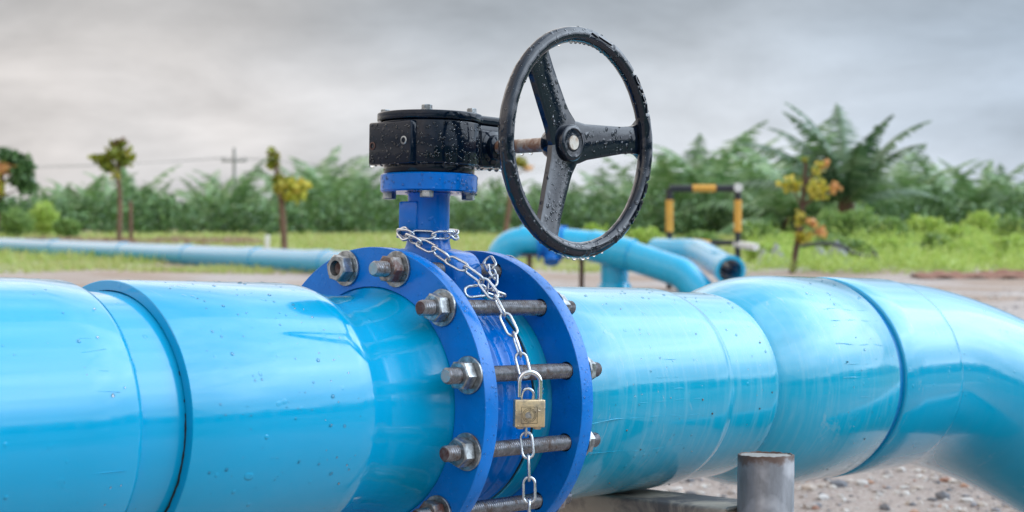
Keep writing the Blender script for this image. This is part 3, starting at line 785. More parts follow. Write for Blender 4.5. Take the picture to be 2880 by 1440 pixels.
for i in range(60):
    a = math.radians(random.uniform(150, 330)); nrm = (math.cos(a), math.sin(a), 0)
    drop(mb, (XS+.0716*nrm[0], .0716*nrm[1], random.uniform(ZD0+.003, ZD1-.003)), random.choice((.0009, .0014, .002)), 1, nrm, 8)
for i in range(18):
    a = math.radians(random.uniform(190, 330)); drop(mb, (XS+.069*math.cos(a), .069*math.sin(a), ZD0), random.uniform(.0014, .003))
wd = mb.build('water_drops', MAT['bead'], gear, smooth=180); tag(wd, kind='stuff')

# ------------------------------------------------------------------ right-hand pipe: stub, barrels, coupling, elbow
rp = empty('elbow_pipe', (.9, 0, -.17), dev=True)
tag(rp, 'weathered blue pipe right of the valve, bending down in a wide elbow', 'pipe')
m = MB(); m.lathe([(.1692, .120), (.1692, .1655), (.1702, .1665), (X2+.0265, .1662)], n=160); m.build('stub_end', MAT['pipe_weathered'], rp, smooth=35)
xr = X2+T; m = MB()
m.lathe([(xr-.01, .1655), (xr+.002, .1652), (xr+.012, .1600), (xr+.030, .1555), (xr+.05, .1560), (xr+.075, .1610), (xr+.10, .1665), (xr+.125, .1692), (xr+.15, R1), (.40, R1), (.60, R1), (.652, R1-.0001), (.662, R1-.0010), (.672, R1-.0045), (.680, R1-.0062)], n=192)
m.build('reducer', MAT['pipe_weathered'], rp, smooth=60)
m = MB(); m.lathe([(.655, .1640), (.80, .1640), (.816, .1632), (.8235, .1612), (.8285, .1575), (.830, .152)], n=192)
m.build('pipe_barrel', MAT['pipe_weathered'], rp, smooth=60)
m = MB(); m.lathe([(.82, .150), (.830, .1575), (.845, .1640), (.865, .1715), (.890, .1800), (.92, .1875), (.955, .1930), (.99, .1960), (1.03, .1972), (1.188, .1972), (1.191, .1962), (1.1925, .194), (1.1925, .188)], n=192)
m.build('bell_coupling', MAT['pipe_weathered'], rp, smooth=50)
m = MB(); m.lathe([(1.188, .1895), (1.218, .1895)], n=192); m.build('joint_gap', MAT['pipe_deep'], rp)
m = MB(); m.lathe([(1.2165, .188), (1.2165, .194), (1.218, .1962), (1.221, .1975), (1.30, .1978), (1.435, .1975), (1.448, .1972), (1.453, .196), (1.456, .1935)], n=192)
m.build('elbow_socket', MAT['pipe_far'], rp, smooth=50)
m = MB(); BR = .60; pts = []; rad = []; TW = math.radians(-50)
def bend(x, d): return (x, d*math.sin(TW)*-1*-1 if False else -d*math.sin(-TW), -d*math.cos(TW))
for q in np.linspace(1.45, 1.49, 3): pts.append(bend(q, 0)); rad.append(.1915)
for a in np.linspace(0, PI/2, 32)[1:]: pts.append(bend(1.49+BR*math.sin(a), BR-BR*math.cos(a))); rad.append(.1915)
for dz in (.75, .95, 1.2, 1.5): pts.append(bend(1.49+BR, dz)); rad.append(.1915)
m.tube(pts, rad, n=128, caps=False, up=(0, math.cos(TW), math.sin(TW))); m.build('elbow', MAT['pipe_far'], rp, smooth=80)
def rr_r(x):
    if x < .655: return R1+.0002
    if x < .82: return .1642
    return .1974
water_trails('glue_trails', rp, [(.40, .60, 93, .5, .0009), (.28, .62, 101, .7, .0012), (.45, .52, 80, .3, .0011), (.47, .55, 86, .2, .0014), (.47, .52, 70, .3, .0010), (1.0, 1.17, 47, 1.2, .0011), (1.0, 1.18, 54, .8, .0012),
    (.98, 1.18, 69, 1.2, .0014), (.99, 1.08, 79, .5, .0010), (.98, 1.07, 86, .4, .0009), (1.10, 1.14, 77, .2, .0013), (.30, .6, 118, .9, .0008), (1.02, 1.1, 96, .4, .0007)], MAT['pipe_weathered'], rr_r)
m = MB()                                                          # bits of soil and leaf stuck to the wet pipe
for _ in range(26):
    x = random.uniform(.3, 1.18)
    if .82 < x < 1.0: continue
    a = math.radians(random.triangular(0, 165, 125)); r = rr_r(x)
    s = random.uniform(.0007, .0019)
    b = bmesh.new(); bmesh.ops.create_icosphere(b, subdivisions=1, radius=s)
    for v in b.verts: v.co *= random.uniform(.6, 1.2); v.co.x *= random.uniform(1, 1.6)
    bmesh.ops.translate(b, vec=(x, -r*math.sin(a), r*math.cos(a)), verts=b.verts); m.bm(b)
for _ in range(80):
    x = random.uniform(-.95, -.2); a = math.radians(random.uniform(15, 140)); s = random.uniform(.0007, .0014)
    b = bmesh.new(); bmesh.ops.create_icosphere(b, subdivisions=1, radius=s)
    for v in b.verts: v.co *= random.uniform(.6, 1.2)
    bmesh.ops.translate(b, vec=(x, -R1*math.sin(a), R1*math.cos(a)), verts=b.verts)
    (m if False else m).bm(b) if False else b.free()
k = NT('soil_bits'); k.set(Base_Color=k.ramp(k.geo('Random Per Island'), [(0, (.05, .035, .025)), (.5, (.16, .10, .06)), (.8, (.40, .36, .30)), (1, (.55, .5, .45))], 'CONSTANT'), Roughness=.8)
tag(m.build('stuck_debris', k.m, rp, smooth=None), kind='stuff')

def drops_on(parent, n, x0, x1, rf, d0, d1, s0=.0006, s1=.0017):
    m = MB()
    for _ in range(n):
        x = random.uniform(x0, x1); a = math.radians(random.uniform(d0, d1)); r = rf(x) if callable(rf) else rf
        if callable(rf) and (.63 < x < .69 or .80 < x < 1.0): continue
        nn = (0, -math.sin(a), math.cos(a)); drop(m, (x, r*nn[1], r*nn[2]), random.uniform(s0, s1)*random.choice((.7, 1, 1.5)), 1, nn, 8)
    o = m.build('water_drops', MAT['bead'], parent, smooth=180); tag(o, kind='stuff')
drops_on(lp, 130, -.42, -.18, R1, -10, 120); drops_on(lp, 70, -1.0, -.53, R1+.001, -5, 120); drops_on(rp, 170, .38, 1.18, rr_r, -5, 125)
for o_ in [q for q in C.objects if q.name.startswith('flange_ring')]:
    xx = 0 if o_.name == 'flange_ring' else X2
    m = MB()
    for _ in range(90):
        a = math.radians(random.uniform(-30, 130)); nn = (0, -math.sin(a), math.cos(a)); drop(m, (xx+random.uniform(.003, T-.003), RO*nn[1], RO*nn[2]), random.uniform(.0006, .0016), 1, nn, 8)
    for _ in range(50):
        a = math.radians(random.uniform(-30, 150)); r = random.uniform(.170, .220); drop(m, (xx, -r*math.sin(a), r*math.cos(a)), random.uniform(.0005, .0012), 1, (-1, 0, 0), 8)
    w_ = m.build('water_drops', MAT['bead'], None, smooth=180); w_.parent = o_; tag(w_, kind='stuff')

# ------------------------------------------------------------------ support frame
PX, PY, PZ = .578, -.292, -.0872
sup = empty('pipe_support', (PX, PY, -.72), dev=True)
tag(sup, 'grey round support post filled with cement, with cross beam under the pipe', 'support')
def sup_post(y, nm='post'):
    m = MB(); n = 72
    m.lathe([(-.80, .0440), (-.0012, .0440), (0, .0434), (0, .0409), (-.0012, .0404), (-.035, .0404)], axis='Z', c=(0, 0, 0), n=n,
            wob=lambda a, t: .0005*np.sin(a*5+1)*np.sin(t*9))
    # ragged cut edge
    V = np.concatenate(m.v); a = np.arctan2(V[:, 1], V[:, 0]); top = V[:, 2] > -.01
    V[top, 2] += (.0005*np.sin(a*9)+.0005*np.sin(a*23+1))[top] - .0010*np.clip(np.cos(a-2.4), 0, 1)[top]
    m.v = [V]
    o = m.build(nm, MAT['post'], None, smooth=50); o.parent = sup; o.location = Vector((PX, y, PZ)) - Vector((PX, PY, -.72)); return o
p1 = sup_post(PY); p2 = sup_post(.30)
for pp in (p1, p2):
    m = MB(); nr, na = 8, 48; P = [(0, 0, -.0012)]
    for i in range(1, nr+1):
        for j in range(na):
            r = .0403*i/nr; a = 2*PI*j/na; P.append((r*math.cos(a), r*math.sin(a), -.0012 - .0014*(i/nr)**4*(1+math.sin(a*3)) + random.uniform(-.0006, .0006)))
    f = [(0, 1+j, 1+(j+1) % na) for j in range(na)] + [(1+(i-1)*na+j, 1+i*na+j, 1+i*na+(j+1) % na, 1+(i-1)*na+(j+1) % na) for i in range(1, nr) for j in range(na)]
    m.add(P, f); m.build('cement_fill', MAT['cement'], pp, smooth=60)
m = MB(); zt = -.1735
m.box((.598, .0, zt-.045), (.130, .500, .090), .006, seg=3); m.build('cross_beam', MAT['beam'], sup, smooth=40)
m = MB()
for q in range(26):
    t = q/25; m.tube([(.535+.05*t, -.249-.0005*(q % 3), zt-.001), (.537+.05*t, -.252, zt+.002)], .0028, n=6)
tag(m.build('weld_bead', MAT['weld'], sup), kind='stuff')

# ------------------------------------------------------------------ chain and padlock
chain = empty('steel_chain', (XS, 0, .22), dev=True)
tag(chain, 'shiny zinc steel chain looped round the blue neck and hanging down', 'chain')
LW, LL, WD = .0079, .0176, .00205        # half width, half length (wire centreline), wire radius
def link_mesh():
    pts = []; h = LL-LW
    for a in np.linspace(-PI/2, PI/2, 9): pts.append((h+LW*math.cos(a), LW*math.sin(a), 0))
    for a in np.linspace(PI/2, 3*PI/2, 9): pts.append((-h+LW*math.cos(a), LW*math.sin(a), 0))
    m = MB(); m.tube(pts, WD, n=10, closed=True, up=(0, 0, 1))
    m.tube([(-.0020, LW, 0), (.0020, LW, 0)], WD*1.13, n=10)      # butt weld
    return m
LM = link_mesh().build('link', MAT['chain'], None, smooth=60); lmesh = LM.data; bpy.data.objects.remove(LM)
PITCH = 2*(LL-WD)*.985
def catmull(P, n=14):
    P = [np.array(p, float) for p in P]; P = [2*P[0]-P[1]] + P + [2*P[-1]-P[-2]]; o = []
    for i in range(1, len(P)-2):
        for t in np.linspace(0, 1, n, endpoint=False):
            o.append(.5*((2*P[i])+(-P[i-1]+P[i+1])*t+(2*P[i-1]-5*P[i]+4*P[i+1]-P[i+2])*t*t+(-P[i-1]+3*P[i]-3*P[i+1]+P[i+2])*t**3))
    o.append(P[-2]); return np.array(o)
def lay(path, out, roll0=0.0, flip=0, refs=None, jitter=.12, pitch=None):
    """place links along a path; out(p) gives the surface normal the flat links lie against"""
    pitch = pitch or PITCH
    P = catmull(path); i = 0; cur = P[0]; nodes = [cur]; j = 1
    while j < len(P):
        d = P[j]-nodes[-1]
        if np.linalg.norm(d) >= pitch: nodes.append(nodes[-1]+d/np.linalg.norm(d)*pitch)
        else: j += 1
    for q in range(len(nodes)-1):
        a, b = nodes[q], nodes[q+1]; c = Vector((a+b)/2); t = Vector(b-a).normalized(); nrm = Vector(out(c))
        nrm = (nrm - t*nrm.dot(t)).normalized(); s = nrm.cross(t)
        ang = (PI/2*((q+flip) % 2)) + roll0 + random.uniform(-jitter, jitter)
        y = s*math.cos(ang) + nrm*math.sin(ang); z = t.cross(y)
        R = Matrix((t, y, z)).transposed().to_4x4()
        o = bpy.data.objects.new('link', lmesh); C.objects.link(o); o.parent = chain
        o.matrix_local = Matrix.Translation(c - Vector(OFF[chain.name])) @ R
    return nodes
# round the neck (a slack loop with its knot on the camera's left)
loop = []
for k_ in range(13):
    a = math.radians(150 + k_*30); r = .0408 + (.003 if k_ in (0, 12, 1) else 0)
    loop.append((XS + r*math.cos(a), r*math.sin(a), .2455 + .0035*math.sin(a*1.0+.6)))
lay(loop, lambda p: (p.x-XS, p.y, 0), roll0=PI/4)
main = [(.079, .020, .2500), (.070, .004, .2405), (.064, -.022, .2345), (.061, -.050, .2262), (.062, -.0765, .2135), (.064, -.100, .2020), (.070, -.122, .1915), (.077, -.1390, .1795), (.083, -.1530, .1650),
        (.084, -.1690, .1440), (.083, -.1830, .1250), (.084, -.1950, .1060), (.085, -.2040, .0870), (.085, -.2110, .0680), (.086, -.2165, .0500), (.0865, -.2210, .0370)]
radial = lambda p: (0, p.y, p.z)
lay(main, radial, roll0=PI/5)
# second pass of the loop: comes round the lug, over the top stud, meets the main run
lay([(.149, -.088, .2080), (.142, -.1010, .2010), (.130, -.1150, .1930), (.114, -.1300, .1830), (.097, -.1450, .1700), (.084, -.1560, .1590)], radial, roll0=PI/3)
# slack end lying along the second stud
lay([(.066, -.124, .160), (.084, -.131, .165), (.104, -.136, .161), (.124, -.142, .155)], radial, roll0=PI/6)
# tail under the padlock
LKX, LKY, LKZ = .0854, -.2255, -.0040
lay([(.0880, -.2215, .0270), (.0895, -.2145, .004), (.0905, -.2150, -.030), (.0910, -.2200, -.060), (.0915, -.2220, -.10), (.092, -.2225, -.16), (.092, -.2225, -.25)], radial, roll0=PI/5+.2)
lock = empty('padlock', (LKX, LKY, LKZ), dev=True)
tag(lock, 'small square brass padlock with chrome shackle hooked through the chain', 'padlock')
# it hangs facing the camera
fz = Matrix.Rotation(math.radians(-41.3+4), 3, 'Z').to_4x4() @ Matrix.Rotation(math.radians(2.0), 3, 'X').to_4x4()
def lockpart(mb, name, mat, parent=lock, smooth=35):
    V = np.concatenate(mb.v); Mx = np.array(fz)[:3, :3]; V = V @ Mx.T; mb.v = [V + (np.array([LKX, LKY, LKZ]))]
    return fixnormals(mb.build(name, mat, parent, smooth=smooth))
m = MB(); m.box((0, 0, 0), (.0425, .0140, .0375), .0016, seg=3)
m.tube([(-.021, 0, -.0172), (.021, 0, -.0172)], .0070, n=16, sx=.35) if False else None
m.tube([(-.0125, 0, -.0180), (-.0125, 0, -.0212)], [.0062, .0050], n=18); m.tube([(.0115, 0, -.0180), (.0115, 0, -.0216)], [.0066, .0052], n=18)
lbody = lockpart(m, 'lock_body', MAT['brass'])
m = MB(); sp = [(.0148, 0, .010), (.0148, 0, .038)] + [(.0148*math.cos(a), 0, .0415+.0148*math.sin(a)) for a in np.linspace(0, PI, 14)] + [(-.0148, 0, .038), (-.0148, 0, .0222)]
m.tube(sp, .0034, n=16); lockpart(m, 'shackle', MAT['chrome'], smooth=50)
# engraved emblem: square frame, circle, toothed ring, worn grey centre patch
m = MB(); yf = -.0073; t = .00028; cxm, czm = -.0010, -.0020; h = .0112
for a, b in (((-h, -h), (h, -h)), ((h, -h), (h, h)), ((h, h), (-h, h)), ((-h, h), (-h, -h))):
    m.tube([(cxm+a[0], yf+.00015, czm+a[1]), (cxm+b[0], yf+.00015, czm+b[1])], t, n=6)
m.tube([(cxm+.0095*math.cos(a), yf+.00015, czm+.0095*math.sin(a)) for a in np.linspace(0, 2*PI, 48, endpoint=False)], t, n=6, closed=True, up=(0, 1, 0))
NT_ = 20
m.tube([(cxm+(.0084 if q % 2 else .0068)*math.cos(q*PI/NT_), yf+.00015, czm+(.0084 if q % 2 else .0068)*math.sin(q*PI/NT_)) for q in range(2*NT_)], t, n=5, closed=True, up=(0, 1, 0))
lockpart(m, 'engraved_emblem', MAT['engraved'])
m = MB(); P = [(cxm+x, yf+.0001, czm+z) for x, z in ((-.0050, .0030), (-.0015, .0046), (.0010, .0036), (.0036, -.0042), (-.0042, -.0038), (-.0060, -.0005))]
P2 = [(x, y-.0001, z) for x, y, z in P]; m.add(P+P2, [tuple(range(6, 12)), tuple(range(6))[::-1]] + [(i, (i+1) % 6, 6+(i+1) % 6, 6+i) for i in range(6)])
lockpart(m, 'worn_patch', simple('worn_grey_metal', (.38, .36, .33), .45, .4, 300))
m = MB()
for _ in range(34): drop(m, (random.uniform(-.020, .002), -.0070, random.uniform(-.016, .017)), random.choice((.0005, .0008, .0011)), 1, (0, -1, 0), 8)
drop(m, (-.006, 0, -.0200), .0016, 1.6); drop(m, (.0190, -.002, .034), .0013); drop(m, (.0188, -.001, .028), .001)
o = lockpart(m, 'water_drops', MAT['bead'], smooth=180); tag(o, kind='stuff')
# ------------------------------------------------------------------ mid-ground pipes and barrier (world frame, camera at the origin looking along +Y)
MAT['pipe_bg'] = pipe_mat('blue_pipe_far_field', (.0, .38, .64), dirt=.1, chalk=.08, rough=.22, seed=8.0)
def fillet(P, r, n=8):
    P = [np.array(p, float) for p in P]; o = [P[0]]
    for a, b, c in zip(P[:-2], P[1:-1], P[2:]):
        d1 = (a-b)/np.linalg.norm(a-b); d2 = (c-b)/np.linalg.norm(c-b); ang = math.acos(np.clip(np.dot(d1, d2), -1, 1)); L = min(r/math.tan(ang/2), np.linalg.norm(a-b)*.49, np.linalg.norm(c-b)*.49)
        p, q = b+d1*L, b+d2*L
        for t in np.linspace(0, 1, n): o.append((1-t)**2*p + 2*t*(1-t)*b + t*t*q)
    o.append(P[-1]); return np.array(o)
PR = .188
# long pipe on the ground at the left
a0, a1 = np.array([-19.5, 53.0, .13]), np.array([-1.11, 24.7, .16])
tdir = (a1-a0)/np.linalg.norm(a1-a0)
far = empty('long_ground_pipe', tuple(a0)); tag(far, 'long blue pipe lying on the grass far behind, at left', 'pipe')
PRF = .225
m = MB(); m.tube([a0, a1], PRF, n=40, caps=True, up=(0, 0, 1)); fixnormals(m.build('pipe_barrel', MAT['pipe'], far, smooth=60))
for px in (-30, 150, 340, 520, 712, 905):
    # sockets every few metres
    best = min(np.linspace(0, 1, 2000), key=lambda t: abs((a0+(a1-a0)*t)[0]/(a0+(a1-a0)*t)[1]*4671+1440-px))
    c = a0+(a1-a0)*best
    m = MB(); m.tube([c-tdir*.28, c-tdir*.27, c+tdir*.27, c+tdir*.28], [PRF+.002, PRF+.014, PRF+.014, PRF+.002], n=40, up=(0, 0, 1)); fixnormals(m.build('socket', MAT['pipe'], far, smooth=40))
# arch with valve and tee, then sloping down
arch = empty('arched_pipe', (.3, 21, 0)); tag(arch, 'blue pipe arching over with a tee leg and long sloping run', 'pipe')
m = MB(); m.tube(fillet([(-.16, 21.2, -.1), (-.16, 21.2, .64), (.55, 21.1, .635), (1.20, 21, .57), (2.08, 20.25, .27), (2.42, 20.0, -.12)], .36, 10), PR, n=40, up=None); fixnormals(m.build('pipe_run', MAT['pipe_bg'], arch, smooth=60))
m = MB(); m.tube([(1.30, 21.05, .52), (1.30, 21.05, -.1)], PR*.94, n=36); m.tube([(1.30, 21.05, .12), (1.30, 21.05, .0)], [PR*1.0, PR*1.35], n=36); fixnormals(m.build('tee_leg', MAT['pipe_bg'], arch, smooth=60))
m = MB(); m.tube([(1.02, 21.03, .588), (1.50, 20.74, .475)], PR+.016, n=40); fixnormals(m.build('tee_collar', MAT['pipe_bg'], arch, smooth=40))
m = MB(); m.tube([(.12, 21.18, .64), (.30, 21.16, .64)], PR+.016, n=40); fixnormals(m.build('socket', MAT['pipe_bg'], arch, smooth=40))
bv = empty('small_valve', (.6, 21.1, .3)); tag(bv, 'small dark blue flanged valve in the arched pipe behind the handwheel', 'valve')
m = MB()
for dx in (-.14, .14): m = MB(); m.tube([((.48)+dx-.02, 21.12, .62), ((.48)+dx+.02, 21.12, .62)], .225, n=32, up=(0, 0, 1)); fixnormals(m.build('flange', MAT['flange'], bv, smooth=30))
m = MB(); m.tube([(.36, 21.12, .62), (.41, 21.12, .62), (.55, 21.12, .62), (.60, 21.12, .62)], [.17, .20, .20, .17], n=32, up=(0, 0, 1)); m.tube([(.50, 21.1, .58), (.50, 20.98, .38)], .10, n=20); fixnormals(m.build('valve_body', MAT['valve'], bv, smooth=40))
m = MB(); m.tube([(.66, 21.12, .70), (.66, 21.12, .84)], .045, n=16); fixnormals(m.build('stem', MAT['valve'], bv, smooth=40))
for (x, lab) in ((.88, 'thin grey support leg under the arched pipe, beside the tee leg'), (.22, 'thin grey support leg under the arched pipe, left of the small valve')):
    t = empty('support_leg', (x, 21.0, 0)); tag(t, lab, 'support', 'legs under the arched pipe')
    m = MB(); m.tube([(x, 21.0, -.05), (x, 21.0, .46)], .032, n=14); fixnormals(m.build('leg', MAT['post'], t))
    m = MB(); m.box((x, 21.0, .47), (.20, .20, .02), .004); m.build('saddle', MAT['post'], t)
PRB, PR = PR, .165
# open-ended pipe
op = empty('open_ended_pipe', (2.2, 20.8, 0)); tag(op, 'short bent blue pipe with open round end facing right', 'pipe')
path = fillet([(1.93, 22.2, .50), (2.42, 21.5, .50), (2.62, 19.9, .31)], .9, 14)
m = MB(); m.tube(path, PR+.004, n=44, caps=False, up=(0, 0, 1)); o = fixnormals(m.build('pipe_barrel', MAT['pipe_bg'], op, smooth=60))
m = MB(); m.tube(path, PR-.022, n=44, caps=False, up=(0, 0, 1)); m.build('inner_bore', MAT['pipe_bg'], op, smooth=60)
m = MB(); d = (path[-1]-path[-2]); d /= np.linalg.norm(d); e = path[-1]
u = np.array([0, 0, 1.]) - d*d[2]; u /= np.linalg.norm(u); w = np.cross(d, u); aa = np.linspace(0, 2*PI, 44, endpoint=False)
P = [e + d*t + r*(np.cos(q)*u+np.sin(q)*w) for t, r in ((-.12, PR+.004), (-.11, PR+.02), (.006, PR+.02), (.008, PR+.016), (.008, PR-.022)) for q in aa]
m.add(P, [(i*44+j, i*44+(j+1) % 44, (i+1)*44+(j+1) % 44, (i+1)*44+j) for i in range(4) for j in range(44)]); fixnormals(m.build('end_collar', MAT['pipe_bg'], op, smooth=40))
PR = PRB
# barrier frame
MAT['black_far'] = simple('black_painted_tube', (.02, .022, .026), .4)
MAT['yellow'] = simple('yellow_painted_tube', (.72, .36, .05), .5, 0, 8, .85)
MAT['white'] = simple('white_painted_tube', (.72, .70, .66), .5, 0, 8, .9)
br = empty('barrier_frame', (2.75, 22.3, 0)); tag(br, 'black and yellow striped guard frame standing behind the open pipe', 'barrier')
k_ = 22.3/4671.0
fx = lambda pd: (pd*1.118-1440)*k_
fz_ = lambda yd: 1-(yd*1.118-600)*k_
xl, xr_ = fx(1684), fx(1856); zt_ = fz_(474); rb = .048
def tubeobj(name, p, q, mat, r=rb):
    m = MB(); m.tube([p, q], r, n=16); return fixnormals(m.build(name, mat, br, smooth=40))
YB = 22.3
for x in (xl, xr_):
    tubeobj('post', (x, YB, -.05), (x, YB, fz_(583)), MAT['black_far'], rb*.82); tubeobj('yellow_band', (x, YB, fz_(583)), (x, YB, fz_(503)), MAT['yellow'], rb*1.03); tubeobj('post', (x, YB, fz_(503)), (x, YB, zt_), MAT['black_far'])
tubeobj('top_bar', (xl, YB, zt_), (fx(1741), YB, zt_), MAT['black_far']); tubeobj('yellow_band', (fx(1741), YB, zt_), (fx(1800), YB, zt_), MAT['yellow'], rb*1.03); tubeobj('top_bar', (fx(1800), YB, zt_), (xr_, YB, zt_), MAT['black_far'])
m = MB(); m.tube([(xr_, YB-.05, zt_+.01), (xr_, YB+.05, zt_+.01)], rb*1.25, n=16); fixnormals(m.build('corner_cap', MAT['white'], br))
za, zb = fz_(606), fz_(611)
tubeobj('lower_bar', (xl, YB+.1, za), (fx(1745), YB+.1, za), MAT['black_far'], .028); tubeobj('yellow_band', (fx(1745), YB+.1, za), (fx(1790), YB+.1, zb), MAT['yellow'], .032)
tubeobj('lower_bar', (fx(1790), YB+.1, zb), (xr_, YB+.1, zb), MAT['black_far'], .034); tubeobj('white_band', (xr_-.02, YB+.06, fz_(615)), (fx(1893), YB-.35, fz_(620)), MAT['white'], .05)

# ------------------------------------------------------------------ vegetation
def leaf_mat(name, cols, trans=.25, rough=.45):
    k = NT(name); r = k.geo('Random Per Island')
    c = k.ramp(r, [(i/(len(cols)-1), q) for i, q in enumerate(cols)])
    cl = k.ramp(k.noise(.9, 3, .6), [(.35, .6), (.68, 1.15)])
    c = k.mix(1.0, c, cl, 'MULTIPLY') if False else c
    k.set(Base_Color=c, Roughness=rough)
    tr = k.N.new('ShaderNodeBsdfTranslucent'); k.L.new(c, tr.inputs['Color']); mx = k.N.new('ShaderNodeMixShader'); mx.inputs[0].default_value = trans
    out = k.N['Material Output']; k.L.new(k.p.outputs[0], mx.inputs[1]); k.L.new(tr.outputs[0], mx.inputs[2]); k.L.new(mx.outputs[0], out.inputs['Surface']); return k.m
MAT['palm'] = leaf_mat('palm_leaf', [(.075, .165, .06), (.13, .26, .085), (.21, .36, .14), (.36, .47, .27)], .2, .4)
MAT['dark_leaf'] = leaf_mat('dark_tree_leaf', [(.045, .11, .04), (.09, .19, .06), (.16, .29, .10)], .2, .45)
MAT['light_leaf'] = leaf_mat('light_shrub_leaf', [(.28, .44, .07), (.42, .58, .12), (.55, .66, .20)], .35)
MAT['mid_leaf'] = leaf_mat('mid_shrub_leaf', [(.13, .25, .06), (.21, .35, .09), (.30, .43, .13)], .3)
MAT['yellow_leaf'] = leaf_mat('yellowing_leaf', [(.42, .46, .06), (.62, .56, .08), (.68, .54, .10), (.40, .46, .08)], .35)
MAT['orange_leaf'] = leaf_mat('orange_leaf', [(.72, .42, .12), (.78, .48, .20), (.62, .28, .12)], .35)
MAT['olive_leaf'] = leaf_mat('olive_leaf', [(.13, .19, .02), (.24, .26, .02), (.34, .28, .03)], .3)
MAT['bark'] = simple('brown_bark', (.22, .13, .09), .9, 0, 6, .5)
MAT['bark_dark'] = simple('dark_brown_bark', (.12, .075, .05), .9, 0, 6, .5)
def leaves(centers, radii, n, size, flat=.0, asp=.55, hollow=.35):
    """n quads spread through ellipsoid clumps"""
    centers = np.array(centers, float); radii = np.array(radii, float)
    vol = radii.prod(1)**.8; idx = RNG.choice(len(centers), n, p=vol/vol.sum())
    d = RNG.normal(size=(n, 3)); d /= np.linalg.norm(d, axis=1)[:, None]
    rad = (hollow + (1-hollow)*RNG.random(n))[:, None]**.6
    lump = 1+.22*np.sin(d[:, 0]*7+idx)*np.cos(d[:, 1]*6+idx*2)+.15*np.sin(d[:, 2]*9+idx)
    c = centers[idx] + d*rad*radii[idx]*lump[:, None]
    a = RNG.normal(size=(n, 3)) + d*.6; a /= np.linalg.norm(a, axis=1)[:, None]
    b = RNG.normal(size=(n, 3)); b -= a*(a*b).sum(1)[:, None]; b /= np.linalg.norm(b, axis=1)[:, None]; t = np.cross(a, b)
    s = size*(0.6+.8*RNG.random(n))[:, None]
    V = np.stack([c-t*s*.5, c+b*s*asp*.5, c+t*s*.5, c-b*s*asp*.5], 1).reshape(-1, 3)
    return V, np.arange(n*4).reshape(-1, 4).tolist()
def leafobj(name, V, F, mat, parent=None):
    m = MB(); m.add(V, F); return m.build(name, mat, parent, smooth=None)
# palms
def palm_meshes(seed, nf=22, L=2.5, nl=34, spread=1.0, droop=1.0, low=86, lw=.62, hang=.28):
    rg = np.random.default_rng(seed); V = []; 
    for k in range(nf):
        az = k*2.399 + rg.normal()*.2; el = math.radians(86 - low*(k/nf)**.85 + rg.normal()*5) ; Lk = L*rg.uniform(.8, 1.1)
        n = nl; t = np.linspace(0, 1, n); e = el - droop*t**1.6*math.radians(70)
        ds = Lk/n; x = np.cumsum(np.cos(e))*ds*spread; z = np.cumsum(np.sin(e))*ds
        ca, sa = math.cos(az), math.sin(az)
        P = np.stack([x*ca, x*sa, z], -1); T_ = np.gradient(P, axis=0); T_ /= np.linalg.norm(T_, axis=1)[:, None]
        side = np.cross(T_, [0, 0, 1.]); side /= np.linalg.norm(side, axis=1)[:, None]+1e-9; upv = np.cross(side, T_)
        # rachis
        w = .03*(1-t*.7)[:, None]
        for i in range(0, n-1):
            V.append([P[i]-side[i]*w[i], P[i]+side[i]*w[i], P[i+1]+side[i+1]*w[i+1], P[i+1]-side[i+1]*w[i+1]])
        for i in range(3, n):
            ll = lw*Lk/2.5*math.sin(PI*min(1, (.12+.88*t[i]))**.8)+.08
            for sgn in (-1, 1):
                d = T_[i]*.55 + sgn*side[i]*.85 + upv[i]*rg.uniform(-.25, .3) - np.array([0, 0, hang]); d /= np.linalg.norm(d)
                q = np.cross(d, upv[i]); q /= np.linalg.norm(q)+1e-9; wd_ = .042
                V.append([P[i]-T_[i]*wd_, P[i]+T_[i]*wd_, P[i]+d*ll*.6+T_[i]*wd_*.9, P[i]+d*ll - T_[i]*wd_*.2])
    V = np.array(V).reshape(-1, 3); return V, np.arange(len(V)).reshape(-1, 4).tolist()
PALMS = []
for s in range(5):
    V, F = palm_meshes(s+1, nf=14+s, L=3.2+.1*s, droop=.75+.1*s, lw=.50, hang=.45)
    o = leafobj('crown', V, F, MAT['palm']); PALMS.append(o.data); bpy.data.objects.remove(o)
V, F = palm_meshes(5, nf=15, L=3.5, nl=50, droop=.75, low=66, lw=.40, hang=.55); o = leafobj('crown', V, F, leaf_mat('tall_palm_leaf', [(.045, .10, .05), (.08, .16, .08), (.13, .23, .12), (.22, .31, .21)], .2, .4)); PALMS.append(o.data); bpy.data.objects.remove(o)
m = MB(); m.tube([(0, 0, -.3), (.02, 0, .5), (0, .02, 1.0)], [.30, .27, .16], n=10); o = fixnormals(m.build('trunk', MAT['bark_dark'], None)); TRK = o.data; bpy.data.objects.remove(o)
def palm(x, y, sc, kind, label, group=None, tz=1.0):
    r = empty('oil_palm', (x, y, float(ground_h(np.array(x), np.array(y))))); r.rotation_euler.z = random.uniform(0, 6.28); r.scale = (sc, sc, sc)
    tag(r, label, 'palm tree', group)
    for nm, me in (('trunk', TRK), ('crown', PALMS[kind])):
        c = bpy.data.objects.new(nm, me); C.objects.link(c); c.parent = r
        if nm == 'crown': c.location.z = .55*tz
        else: c.scale.z = tz*.75
    return r
def pdx(pd, Y): return (pd*1.118-1440)*Y/4671
def top_scale(yd, Y): return (1-(yd*1.118-600)*Y/4671)          # height of a display row at distance Y
tall = palm(pdx(2130, 62), 62, 1.40, 5, 'tall dark oil palm rising highest above the tree line at right', tz=1.7); tall.rotation_euler.z = 2.9
